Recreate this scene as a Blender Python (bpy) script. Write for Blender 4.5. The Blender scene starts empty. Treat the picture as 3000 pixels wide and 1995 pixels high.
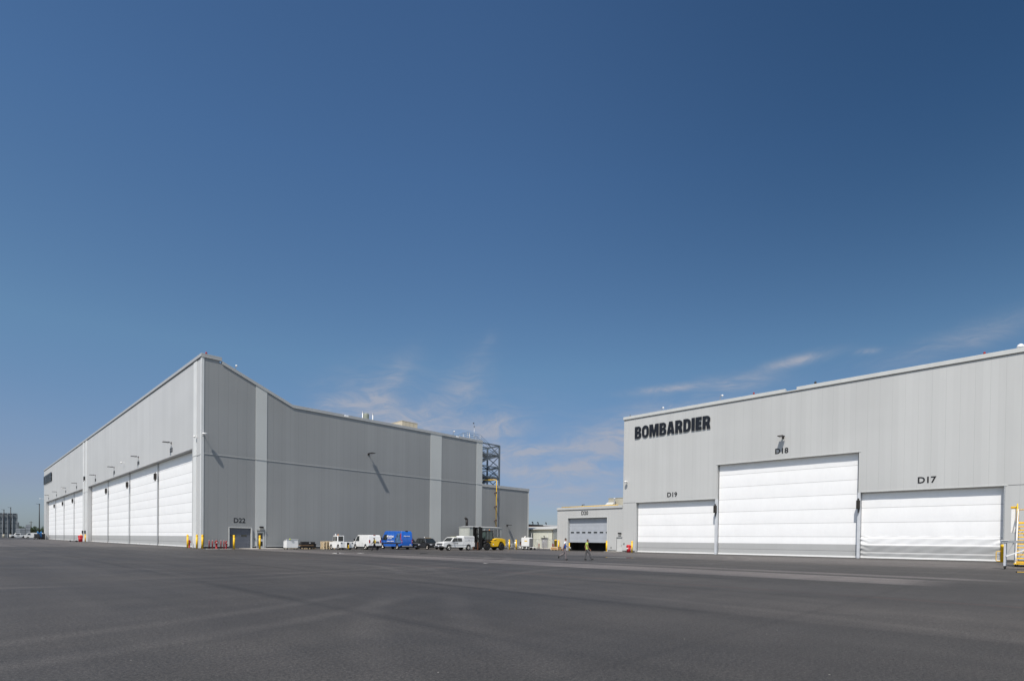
import bpy, bmesh, math, random
from mathutils import Vector, Matrix, noise as mnoise
random.seed(7)
PI=math.pi; R=math.radians
S=bpy.context.scene; COL=S.collection

# ------------------------------------------------------------------ camera, sky, sun, exposure
cam=bpy.data.cameras.new('camera'); camo=bpy.data.objects.new('camera',cam); COL.objects.link(camo)
r_=Vector((0.700384,-0.713658,0.012454)); u_=Vector((0.000221,0.017665,0.999844)); f_=Vector((0.713767,0.700272,-0.01253))
m=Matrix((( r_.x,u_.x,-f_.x,0),(r_.y,u_.y,-f_.y,0),(r_.z,u_.z,-f_.z,1.581),(0,0,0,1)))
camo.matrix_world=m
cam.sensor_width=36; cam.lens=1602.1/3000*36; cam.shift_x=-0.00287; cam.shift_y=0.2024; cam.clip_start=.1; cam.clip_end=4000
S.camera=camo
SUN=Vector((-0.51,-0.22,0.83)).normalized()
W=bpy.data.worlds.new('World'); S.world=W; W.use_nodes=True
sun=bpy.data.lights.new('sun','SUN'); sun.energy=4.5; sun.angle=R(.5); sun.color=(1,.945,.865)
so=bpy.data.objects.new('sun',sun); COL.objects.link(so); so.rotation_euler=SUN.to_track_quat('Z','Y').to_euler(); so.location=(-100,-60,160)
S.view_settings.view_transform='Standard'; S.view_settings.look='None'; S.view_settings.gamma=1; S.view_settings.use_curve_mapping=False
S.view_settings.exposure=0.08

class NT:
    def __init__(s,nt): s.nt=nt; s.n=nt.nodes; s.l=nt.links; s.n.clear()
    def new(s,t,**k):
        o=s.n.new(t)
        for a,b in k.items(): setattr(o,a,b)
        return o
    def put(s,sock,v):
        if v is None: return
        if isinstance(v,bpy.types.NodeSocket): s.l.new(v,sock)
        else: sock.default_value=v
    def m(s,op,a,b=None,c=None,clamp=False):
        o=s.new('ShaderNodeMath',operation=op,use_clamp=clamp)
        s.put(o.inputs[0],a); s.put(o.inputs[1],b)
        if c is not None: s.put(o.inputs[2],c)
        return o.outputs[0]
    def mix(s,f,a,b,mode='MIX'):
        o=s.new('ShaderNodeMix',data_type='RGBA',blend_type=mode)
        s.put(o.inputs[0],f); s.put(o.inputs[6],a if not isinstance(a,tuple) or len(a)==4 else a+(1,)); s.put(o.inputs[7],b if not isinstance(b,tuple) or len(b)==4 else b+(1,))
        return o.outputs[2]
    def noise(s,vec,scale,detail=3,rough=.5,dist=0.):
        o=s.new('ShaderNodeTexNoise'); s.put(o.inputs['Vector'],vec); o.inputs['Scale'].default_value=scale; o.inputs['Detail'].default_value=detail
        o.inputs['Roughness'].default_value=rough; o.inputs['Distortion'].default_value=dist
        return o.outputs[0]
    def ramp(s,f,a,b,lo=0.,hi=1.,smooth=True):
        o=s.new('ShaderNodeMapRange',interpolation_type='SMOOTHSTEP' if smooth else 'LINEAR'); s.put(o.inputs[0],f)
        for i,v in zip((1,2,3,4),(a,b,lo,hi)): s.put(o.inputs[i],v)
        return o.outputs[0]
    def scalev(s,vec,sc,loc=(0,0,0),rot=(0,0,0)):
        o=s.new('ShaderNodeMapping'); s.put(o.inputs[0],vec); o.inputs['Scale'].default_value=sc; o.inputs['Location'].default_value=loc; o.inputs['Rotation'].default_value=rot
        return o.outputs[0]
    def xyz(s,vec):
        o=s.new('ShaderNodeSeparateXYZ'); s.put(o.inputs[0],vec); return o.outputs
    def comb(s,x,y,z):
        o=s.new('ShaderNodeCombineXYZ'); s.put(o.inputs[0],x); s.put(o.inputs[1],y); s.put(o.inputs[2],z); return o.outputs[0]

# sky with thin cirrus placed by direction
n=NT(W.node_tree)
sky=n.new('ShaderNodeTexSky'); sky.sky_type='NISHITA'; sky.sun_disc=False
sky.sun_elevation=math.asin(SUN.z); sky.sun_rotation=math.atan2(SUN.x,SUN.y)
sky.altitude=120; sky.air_density=1.0; sky.dust_density=.7; sky.ozone_density=2.6
hs=n.new('ShaderNodeHueSaturation'); hs.inputs['Saturation'].default_value=1.0; hs.inputs['Hue'].default_value=.5; hs.inputs['Value'].default_value=1.0
n.l.new(sky.outputs[0],hs.inputs['Color'])
tc=n.new('ShaderNodeTexCoord'); X,Y,Z=n.xyz(tc.outputs['Generated'])
az=n.m('ARCTAN2',X,Y); el=n.m('ARCSINE',Z)           # azimuth from +Y toward +X, elevation
def blob(a,e,sa,se,tilt=0.):
    da=n.m('SUBTRACT',az,R(a)); de=n.m('SUBTRACT',el,R(e))
    ct,st=math.cos(R(tilt)),math.sin(R(tilt))
    p=n.m('MULTIPLY_ADD',da,ct,n.m('MULTIPLY',de,st)); q=n.m('MULTIPLY_ADD',de,ct,n.m('MULTIPLY',da,-st))
    p=n.m('DIVIDE',p,R(sa)); q=n.m('DIVIDE',q,R(se))
    d=n.m('ADD',n.m('MULTIPLY',p,p),n.m('MULTIPLY',q,q))
    return n.m('EXPONENT',n.m('MULTIPLY',d,-1.))
BLOBS=[ # az, el, half length, half width, tilt, strength
 (31,12.8,4.6,3.0,20,.55),(32.6,15.6,3.4,1.1,48,.40),(28,12,2.5,2.2,60,.5),(40.6,16.4,3.0,1.6,56,.15),(42.4,19.8,1.2,.55,50,.12),(40,12,8,2.6,5,.20),(38.4,14,3.6,1.8,40,.36),
 (43.0,10.9,2.8,1.7,10,.62),(37,11.5,7,1.1,3,.45),(45,8.8,3.5,.9,0,.45),(47.8,9.4,2.4,.40,3,.75),(53.4,9.0,4.4,1.9,8,.72),(57,10.8,4.8,1.9,12,.55),(49,7.2,8,.8,0,.50),(52,5.5,9,.9,0,.48),(47,4.0,9,.6,0,.35),
 (61.0,15.15,3.6,.38,3,.95),(66.6,15.2,3.6,.7,2,.50),(72.6,16.6,2.8,.42,7,.62),(78.2,16.6,.9,.25,0,.45),(85,16.4,6,.9,9,.34),(63,13.2,6,1.2,4,.40),(40,8.5,9,1.6,0,.30)]
mask=None
for a,e,sa,se,ti,s_ in BLOBS:
    b=n.m('MULTIPLY',blob(a,e,sa,se,ti),s_)
    mask=b if mask is None else n.m('ADD',mask,b)
v=n.comb(az,el,0.)
warp=n.noise(n.scalev(v,(3,6,1)),2.,3)
v2=n.comb(n.m('MULTIPLY_ADD',warp,.12,az),n.m('MULTIPLY_ADD',warp,-.08,el),0.)
w1=n.noise(n.scalev(v2,(10,52,1),rot=(0,0,R(6))),1.,9,.66,.6)
w2=n.noise(n.scalev(v2,(14,46,1),rot=(0,0,R(-42))),1.,9,.68,.9)
w3=n.noise(n.scalev(v,(4,9,1)),1.,3,.5)
ww=n.m('ADD',n.m('MULTIPLY',w1,.55),n.m('MULTIPLY',w2,.45))
den=n.m('MULTIPLY',n.m('MULTIPLY',mask,1.7),n.ramp(ww,.36,.70,.16,1.))
den=n.m('MULTIPLY',den,n.ramp(w3,.25,.6,.35,1.))
den=n.m('MINIMUM',den,.80)
hz=n.m('MULTIPLY',n.ramp(el,R(1),R(16),.14,0.),n.ramp(w3,.3,.7,.6,1.2))
rp=n.new('ShaderNodeValToRGB'); n.l.new(n.ramp(el,R(0),R(50),0.,1.,False),rp.inputs[0]); cr=rp.color_ramp
for e,c in ((4.5,(.385,.395,.505)),(17,(.50,.605,.625)),(33,(.425,.575,.665)),(48,(.355,.50,.605))):
    k_=cr.elements.new(e/50.) ; k_.color=c+(1,)
cr.elements[0].color=(.33,.41,.55,1); cr.elements[-1].color=(.355,.50,.605,1)
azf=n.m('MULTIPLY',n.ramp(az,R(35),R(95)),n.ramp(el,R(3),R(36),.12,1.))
front=n.ramp(n.m('COSINE',n.m('SUBTRACT',az,R(45))),.25,.62); t1=n.mix(front,n.mix(1.,hs.outputs[0],(1.18,1.05,.92,1),'MULTIPLY'),n.mix(1.,hs.outputs[0],rp.outputs[0],'MULTIPLY')); t2=n.mix(azf,t1,n.mix(1.,t1,(.48,.58,.63,1),'MULTIPLY'))  # sky outside the view kept brighter and warmer, added fill for shaded faces
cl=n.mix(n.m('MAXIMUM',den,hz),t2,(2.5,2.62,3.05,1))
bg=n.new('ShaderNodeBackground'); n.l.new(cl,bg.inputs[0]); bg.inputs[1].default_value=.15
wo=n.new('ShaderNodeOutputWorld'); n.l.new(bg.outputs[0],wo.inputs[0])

# ------------------------------------------------------------------ materials
MATS={}
def mat(name,col,rough=.6,metal=0.,var=.06,vs=3.,spec=.4,bump=0.,bs=40.,coat=0.):
    if name in MATS: return MATS[name]
    M=bpy.data.materials.new(name); M.use_nodes=True; n=NT(M.node_tree)
    p=n.new('ShaderNodeBsdfPrincipled'); o=n.new('ShaderNodeOutputMaterial'); n.l.new(p.outputs[0],o.inputs[0])
    tc=n.new('ShaderNodeTexCoord')
    nz=n.noise(tc.outputs['Object'],vs,5,.6)
    k=n.ramp(nz,.3,.7,1-var,1+var*.6)
    c=n.mix(1.,col+(1,),n.comb(k,k,k),'MULTIPLY'); n.l.new(c,p.inputs['Base Color'])
    p.inputs['Roughness'].default_value=rough; p.inputs['Metallic'].default_value=metal; p.inputs['Specular IOR Level'].default_value=spec
    if coat: p.inputs['Coat Weight'].default_value=coat; p.inputs['Coat Roughness'].default_value=.06
    rr=n.ramp(nz,.2,.8,max(.02,rough-.08),min(1,rough+.1)); n.l.new(rr,p.inputs['Roughness'])
    if bump:
        b=n.new('ShaderNodeBump'); b.inputs['Distance'].default_value=bump; n.l.new(n.noise(tc.outputs['Object'],bs,3),b.inputs['Height']); n.l.new(b.outputs[0],p.inputs['Normal'])
    MATS[name]=M; return M

def panel_mat(name,col,axis,pitch,phase,width=.03,dark=.45,rough=.5,var=.03,rib=0.):
    """insulated metal wall panels: joints every pitch metres along axis (0=X,1=Y), slight tone change per panel"""
    if name in MATS: return MATS[name]
    M=bpy.data.materials.new(name); M.use_nodes=True; n=NT(M.node_tree)
    p=n.new('ShaderNodeBsdfPrincipled'); o=n.new('ShaderNodeOutputMaterial'); n.l.new(p.outputs[0],o.inputs[0])
    g=n.new('ShaderNodeNewGeometry'); P=n.xyz(g.outputs['Position'])
    q=n.m('DIVIDE',n.m('SUBTRACT',P[axis],phase),pitch)
    fr=n.m('FRACT',n.m('ADD',q,100.5))
    d=n.m('MULTIPLY',n.m('ABSOLUTE',n.m('SUBTRACT',fr,.5)),pitch)
    j=n.ramp(d,width*.3,width*.5+.006,dark,1.,False)
    hl=n.ramp(n.m('ABSOLUTE',n.m('SUBTRACT',d,width*1.6)),0.,width*.6,1.045,1.,False)
    idn=n.m('FLOOR',n.m('ADD',q,100.5))
    wn=n.new('ShaderNodeTexWhiteNoise',noise_dimensions='1D'); n.l.new(idn,wn.inputs[1])
    t=n.ramp(wn.outputs[0],0,1,1-var,1+var,False)
    big=n.ramp(n.noise(n.scalev(g.outputs['Position'],(.06,.06,.12)),1.,3),.3,.7,.97,1.03)
    fine=n.ramp(n.noise(n.scalev(g.outputs['Position'],(.9,.9,.08)),1.,5,.65),.3,.7,.985,1.012)
    drip=n.ramp(n.noise(n.scalev(g.outputs['Position'],(3.,3.,.05)),1.,3,.6),.35,.75,1.005,.990)
    k=n.m('MULTIPLY',n.m('MULTIPLY',n.m('MULTIPLY',j,hl),t),n.m('MULTIPLY',big,n.m('MULTIPLY',fine,drip)))
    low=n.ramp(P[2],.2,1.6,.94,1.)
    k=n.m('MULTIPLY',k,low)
    n.l.new(n.mix(1.,col+(1,),n.comb(k,k,k),'MULTIPLY'),p.inputs['Base Color'])
    p.inputs['Roughness'].default_value=rough; p.inputs['Specular IOR Level'].default_value=.35
    b=n.new('ShaderNodeBump'); b.inputs['Distance'].default_value=.012; b.inputs['Strength'].default_value=.5
    h=n.ramp(d,width*.5,width*.5+.02,0.,1.,False)
    if rib:
        fr2=n.m('FRACT',n.m('MULTIPLY',q,rib)); h=n.m('ADD',h,n.m('MULTIPLY',n.ramp(fr2,.6,.8,0.,1.),.35))
    wob=n.noise(n.scalev(g.outputs['Position'],(.5,.5,.35)),1.,2); h=n.m('MULTIPLY_ADD',wob,.25,h)
    n.l.new(h,b.inputs['Height']); n.l.new(b.outputs[0],p.inputs['Normal'])
    MATS[name]=M; return M

def fabric_mat(name,z0,pitch,zgray):
    """coated fabric lift door: seams every pitch from z0 up, grey skirt below zgray"""
    if name in MATS: return MATS[name]
    M=bpy.data.materials.new(name); M.use_nodes=True; n=NT(M.node_tree)
    p=n.new('ShaderNodeBsdfPrincipled'); o=n.new('ShaderNodeOutputMaterial'); n.l.new(p.outputs[0],o.inputs[0])
    g=n.new('ShaderNodeNewGeometry'); P=n.xyz(g.outputs['Position'])
    q=n.m('DIVIDE',n.m('SUBTRACT',P[2],z0),pitch)
    d=n.m('MULTIPLY',n.m('ABSOLUTE',n.m('SUBTRACT',n.m('FRACT',n.m('ADD',q,10.5)),.5)),pitch)
    j=n.ramp(d,.015,.04,.5,1.,False)
    gr=n.m('GREATER_THAN',zgray,P[2])
    col=n.mix(gr,(.80,.805,.81,1),(.40,.405,.405,1))
    weave=n.ramp(n.noise(n.scalev(g.outputs['Position'],(2.2,2.2,.9)),1.,6,.7),.3,.7,.982,1.01)
    stain=n.ramp(n.noise(n.scalev(g.outputs['Position'],(.35,.35,.12)),1.,4,.6),.35,.7,1.0,.982)
    vs=n.m('FRACT',n.m('DIVIDE',n.m('ADD',P[1],P[0]),1.47)); vv=n.ramp(n.m('ABSOLUTE',n.m('SUBTRACT',vs,.5)),.0,.012,.985,1.,False)
    wn=n.new('ShaderNodeTexWhiteNoise',noise_dimensions='2D'); n.l.new(n.comb(n.m('FLOOR',q),n.m('FLOOR',n.m('DIVIDE',n.m('ADD',P[1],P[0]),1.47)),0.),wn.inputs[0])
    k=n.m('MULTIPLY',n.m('MULTIPLY',n.m('MULTIPLY',j,weave),n.m('MULTIPLY',stain,vv)),n.ramp(wn.outputs[0],0,1,.987,1.005,False))
    k=n.m('MULTIPLY',k,n.ramp(P[2],.1,1.2,.93,1.))
    n.l.new(n.mix(1.,col,n.comb(k,k,k),'MULTIPLY'),p.inputs['Base Color'])
    p.inputs['Roughness'].default_value=.55; p.inputs['Specular IOR Level'].default_value=.3
    b=n.new('ShaderNodeBump'); b.inputs['Distance'].default_value=.05; b.inputs['Strength'].default_value=.35
    n.l.new(n.noise(n.scalev(g.outputs['Position'],(1.3,1.3,.5)),1.,4,.6),b.inputs['Height']); n.l.new(b.outputs[0],p.inputs['Normal'])
    MATS[name]=M; return M

WHITE=(.78,.78,.77); 
M_trim=mat('roof_trim',(.36,.37,.375),.45,.0,.05,.5)
M_trimL=mat('pale_trim',(.50,.51,.50),.45,0,.04,1.)
M_strip=panel_mat('pale_strip_panel',(.485,.50,.49),0,50.,7.,.02,.6,.5)
M_stripA=mat('pale_strip_face',(.62,.63,.625),.5,0,.05,.4)
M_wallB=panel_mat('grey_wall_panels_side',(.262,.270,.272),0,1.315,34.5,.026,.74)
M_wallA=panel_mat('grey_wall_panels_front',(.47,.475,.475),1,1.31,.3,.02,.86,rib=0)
M_wallR=panel_mat('grey_wall_panels_right',(.460,.467,.462),1,1.267,2.48,.02,.78)
M_base=mat('plinth_dark',(.07,.07,.07),.9,0,.2,2.)
M_black=mat('black_sign',(.006,.007,.012),.35,0,.1,2.)
M_num=mat('black_vinyl',(.012,.012,.014),.5,0,.1,2.)
M_roof=mat('roof_membrane',(.5,.5,.5),.8,0,.1,.2)
M_dark=mat('dark_plastic',(.02,.02,.022),.5,0,.2,5.)
M_fix=mat('dark_bronze_fixture',(.035,.03,.027),.45,.3,.15,5.)
M_rubber=mat('rubber',(.018,.018,.018),.85,0,.25,8.)
M_yel=mat('safety_yellow',(.80,.48,.012),.42,0,.12,3.,bump=.003)
M_red=mat('hydrant_red',(.32,.010,.012),.4,0,.15,4.)
M_bin=mat('bin_red',(.50,.018,.028),.45,0,.12,3.)
M_wht=mat('white_paint',WHITE,.3,0,.025,.8,spec=.5,coat=.2)
M_whtr=mat('white_paint_rough',(.74,.74,.73),.5,0,.08,2.)
M_gal=mat('galvanised',(.42,.43,.44),.42,.6,.15,6.)
M_ss=mat('stainless',(.62,.60,.57),.25,.9,.12,5.)
M_glass=mat('dark_glass',(.018,.022,.022),.06,0,.15,1.,spec=.9)
M_gdoor=mat('garage_door_grey',(.10,.11,.135),.5,0,.06,1.)
M_rdoor=mat('roller_door_grey',(.37,.395,.435),.45,0,.05,1.)
M_door=mat('door_grey',(.47,.48,.475),.45,0,.05,2.)
M_conc=mat('concrete',(.42,.40,.37),.85,0,.18,2.,bump=.004)
M_wood=mat('raw_pine',(.80,.65,.43),.75,0,.25,3.)
M_crate=mat('plywood_crate',(.46,.27,.12),.75,0,.22,3.)
M_beige=panel_mat('beige_ribbed_shed',(.55,.56,.49),1,.30,.1,.03,.7)
M_beige2=panel_mat('beige_ribbed_shed_end_shaded',(.40,.42,.40),0,.30,.1,.05,.45)  # darker copy of the shed beige; end wall's shade put into the colour
M_brick=mat('red_brick',(.20,.075,.04),.85,0,.25,.8)
M_steel=mat('galvanised_steel_stair',(.16,.185,.21),.5,.35,.2,1.5)
M_orange=mat('amber',(.75,.25,.03),.35)
M_taupe=mat('taupe_metal',(.40,.38,.31),.5,0,.1,1.)
M_skin=mat('skin',(.30,.14,.085),.55,0,.1,6.)
M_hair=mat('hair',(.02,.014,.01),.6,0,.2,20.)

# ------------------------------------------------------------------ object helpers
OFF={}
def mk(name,me,parent=None,origin=None):
    o=bpy.data.objects.new(name,me); COL.objects.link(o)
    if parent is not None: o.parent=parent; OFF[o.name]=OFF.get(parent.name,Vector((0,0,0)))
    elif origin is not None: o.location=origin
    return o
def tag(o,label=None,cat=None,group=None,kind=None):
    if label: o['label']=label
    if cat: o['category']=cat
    if group: o['group']=group
    if kind: o['kind']=kind
    return o
def thing(name,label,cat,loc=(0,0,0),rz=0,group=None,world=False):
    o=bpy.data.objects.new(name,None); COL.objects.link(o); o.location=loc; o.rotation_euler=(0,0,rz); o.empty_display_size=.3
    if world: OFF[o.name]=Vector(loc)       # children are given in world coordinates
    tag(o,label,cat,group); return o
def copy_tree(o,parent=None,loc=None,rz=None,label=None):
    c=o.copy(); COL.objects.link(c)
    if parent is not None: c.parent=parent
    if loc is not None: c.location=loc
    if rz is not None: c.rotation_euler=(0,0,rz)
    if label: c['label']=label
    for ch in [x for x in bpy.data.objects if x.parent==o]: copy_tree(ch,c)
    return c

class MB:
    def __init__(s): s.b=bmesh.new(); s.M=Matrix.Identity(4); s.mi=0
    def v(s,p): return s.b.verts.new(s.M@Vector(p))
    def poly(s,pts):
        f=s.b.faces.new([s.v(p) for p in pts]); f.material_index=s.mi; return f
    def quadstrip(s,A,B,close=False):
        a=[s.v(p) for p in A]; b=[s.v(p) for p in B]; k=len(a)
        for i in range(k if close else k-1):
            j=(i+1)%k; f=s.b.faces.new((a[i],a[j],b[j],b[i])); f.material_index=s.mi
        return a,b
    def box(s,x0,x1,y0,y1,z0,z1):
        c=[s.v((x,y,z)) for x in(x0,x1) for y in(y0,y1) for z in(z0,z1)]
        for q in((0,1,3,2),(4,6,7,5),(0,4,5,1),(2,3,7,6),(0,2,6,4),(1,5,7,3)):
            f=s.b.faces.new([c[i] for i in q]); f.material_index=s.mi
        return s
    def cbox(s,c,size,rot=None):
        M=s.M; s.M=M@Matrix.Translation(c)@(rot.to_4x4() if rot is not None else Matrix.Identity(4))
        a,b,d=[x/2 for x in size]; s.box(-a,a,-b,b,-d,d); s.M=M; return s
    def bar(s,p,q,w,h=None,up=(0,0,1)):
        """rectangular bar from p to q"""
        p=Vector(p); q=Vector(q); h=h or w; d=(q-p); L=d.length
        if L<1e-6: return s
        d.normalize(); up=Vector(up)
        if abs(d.dot(up))>.98: up=Vector((1,0,0))
        sd=d.cross(up).normalized(); uu=sd.cross(d)
        M3=Matrix((d,sd,uu)).transposed()
        return s.cbox((p+q)/2,(L,w,h),M3)
    def tube(s,pts,r,n=8,cap=True):
        pts=[Vector(p) for p in pts]; rs=r if isinstance(r,(list,tuple)) else [r]*len(pts)
        rings=[]; prev=None
        for i,p in enumerate(pts):
            a=pts[max(0,i-1)]; b=pts[min(len(pts)-1,i+1)]; d=(b-a).normalized()
            if prev is None:
                up=Vector((0,0,1)) if abs(d.z)<.95 else Vector((1,0,0)); x=d.cross(up).normalized()
            else:
                x=(prev-d*prev.dot(d)).normalized()
            prev=x; y=d.cross(x)
            rings.append([s.v(p+(x*math.cos(t)+y*math.sin(t))*rs[i]) for t in [2*PI*k/n for k in range(n)]])
        for A,B in zip(rings,rings[1:]):
            for k in range(n):
                f=s.b.faces.new((A[k],A[(k+1)%n],B[(k+1)%n],B[k])); f.material_index=s.mi; f.smooth=True
        if cap:
            for A in(rings[0],rings[-1]):
                f=s.b.faces.new(A); f.material_index=s.mi
        return s
    def lathe(s,prof,c=(0,0,0),axis='z',n=16,cap=True):
        """prof: list of (radius, height)"""
        rings=[]
        for r,h in prof:
            ring=[]
            for k in range(n):
                t=2*PI*k/n; a,b=r*math.cos(t),r*math.sin(t)
                p=(a,b,h) if axis=='z' else ((a,h,b) if axis=='y' else (h,a,b))
                ring.append(s.v(Vector(p)+Vector(c)))
            rings.append(ring)
        for A,B in zip(rings,rings[1:]):
            for k in range(n):
                f=s.b.faces.new((A[k],A[(k+1)%n],B[(k+1)%n],B[k])); f.material_index=s.mi; f.smooth=True
        if cap:
            for A in(rings[0],rings[-1]):
                f=s.b.faces.new(A); f.material_index=s.mi
        return s
    def prism(s,pts,a,b,axis='y'):
        """pts 2D polygon; axis y: (x,z) extruded from y=a to b; x: (y,z); z: (x,y)"""
        def P(p,t): return (p[0],t,p[1]) if axis=='y' else ((t,p[0],p[1]) if axis=='x' else (p[0],p[1],t))
        A=[s.v(P(p,a)) for p in pts]; B=[s.v(P(p,b)) for p in pts]; k=len(pts)
        for i in range(k):
            f=s.b.faces.new((A[i],A[(i+1)%k],B[(i+1)%k],B[i])); f.material_index=s.mi
        for Q in(A,B):
            f=s.b.faces.new(Q); f.material_index=s.mi
        return s
    def sphere(s,c,r,n=12,sc=(1,1,1)):
        M=s.M@Matrix.Translation(c)@Matrix.Diagonal((*[x*r for x in sc],1))
        q=bmesh.ops.create_uvsphere(s.b,u_segments=n,v_segments=max(6,n//2+1),radius=1,matrix=M)
        for v in q['verts']:
            for f in v.link_faces: f.smooth=True; f.material_index=s.mi
        return s
    def build(s,name,mats,parent=None,origin=None,bevel=0,seg=2,recalc=True,ang=35):
        b=s.b
        off=OFF.get(parent.name,Vector((0,0,0))) if parent is not None else (Vector(origin) if origin is not None else Vector((0,0,0)))
        if recalc: bmesh.ops.recalc_face_normals(b,faces=b.faces)
        big=[f for f in b.faces if len(f.verts)>4]
        if big: bmesh.ops.triangulate(b,faces=big)
        if off.length>0: bmesh.ops.translate(b,vec=-off,verts=b.verts)
        me=bpy.data.meshes.new(name); b.to_mesh(me); b.free()
        for M in (mats if isinstance(mats,(list,tuple)) else [mats]): me.materials.append(M)
        o=mk(name,me,parent,origin)
        if bevel:
            md=o.modifiers.new('bevel','BEVEL'); md.width=bevel; md.segments=seg; md.limit_method='ANGLE'; md.angle_limit=R(ang)
            for p in me.polygons: p.use_smooth=True
            md.harden_normals=True
        return o

def text_mesh(txt,size,depth,M,offset=0.,sx=1.,space=1.,align='LEFT'):
    c=bpy.data.curves.new('t','FONT'); c.body=txt; c.size=size; c.extrude=depth; c.offset=offset; c.space_character=space; c.align_x=align; c.resolution_u=3
    o=bpy.data.objects.new('t',c); COL.objects.link(o)
    dg=bpy.context.evaluated_depsgraph_get(); me=bpy.data.meshes.new_from_object(o.evaluated_get(dg))
    bpy.data.objects.remove(o); bpy.data.curves.remove(c)
    me.transform(M@Matrix.Diagonal((sx,1,1,1))); return me
FA=lambda x,y,z: Matrix(((0,0,-1,x),(-1,0,0,y),(0,1,0,z),(0,0,0,1)))    # text on a wall facing -X, reading toward -Y
FB=lambda x,y,z: Matrix(((1,0,0,x),(0,0,-1,y),(0,1,0,z),(0,0,0,1)))     # text on a wall facing -Y
def text(name,txt,M,size,mat_,parent=None,depth=.01,offset=0.,sx=1.,space=1.,align='LEFT',origin=None):
    me=text_mesh(txt,size,depth,M,offset,sx,space,align); me.name=name
    off=OFF.get(parent.name,Vector((0,0,0))) if parent is not None else Vector(origin or (0,0,0))
    me.transform(Matrix.Translation(-off)); me.materials.clear(); me.materials.append(mat_)
    return mk(name,me,parent,origin)

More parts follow.
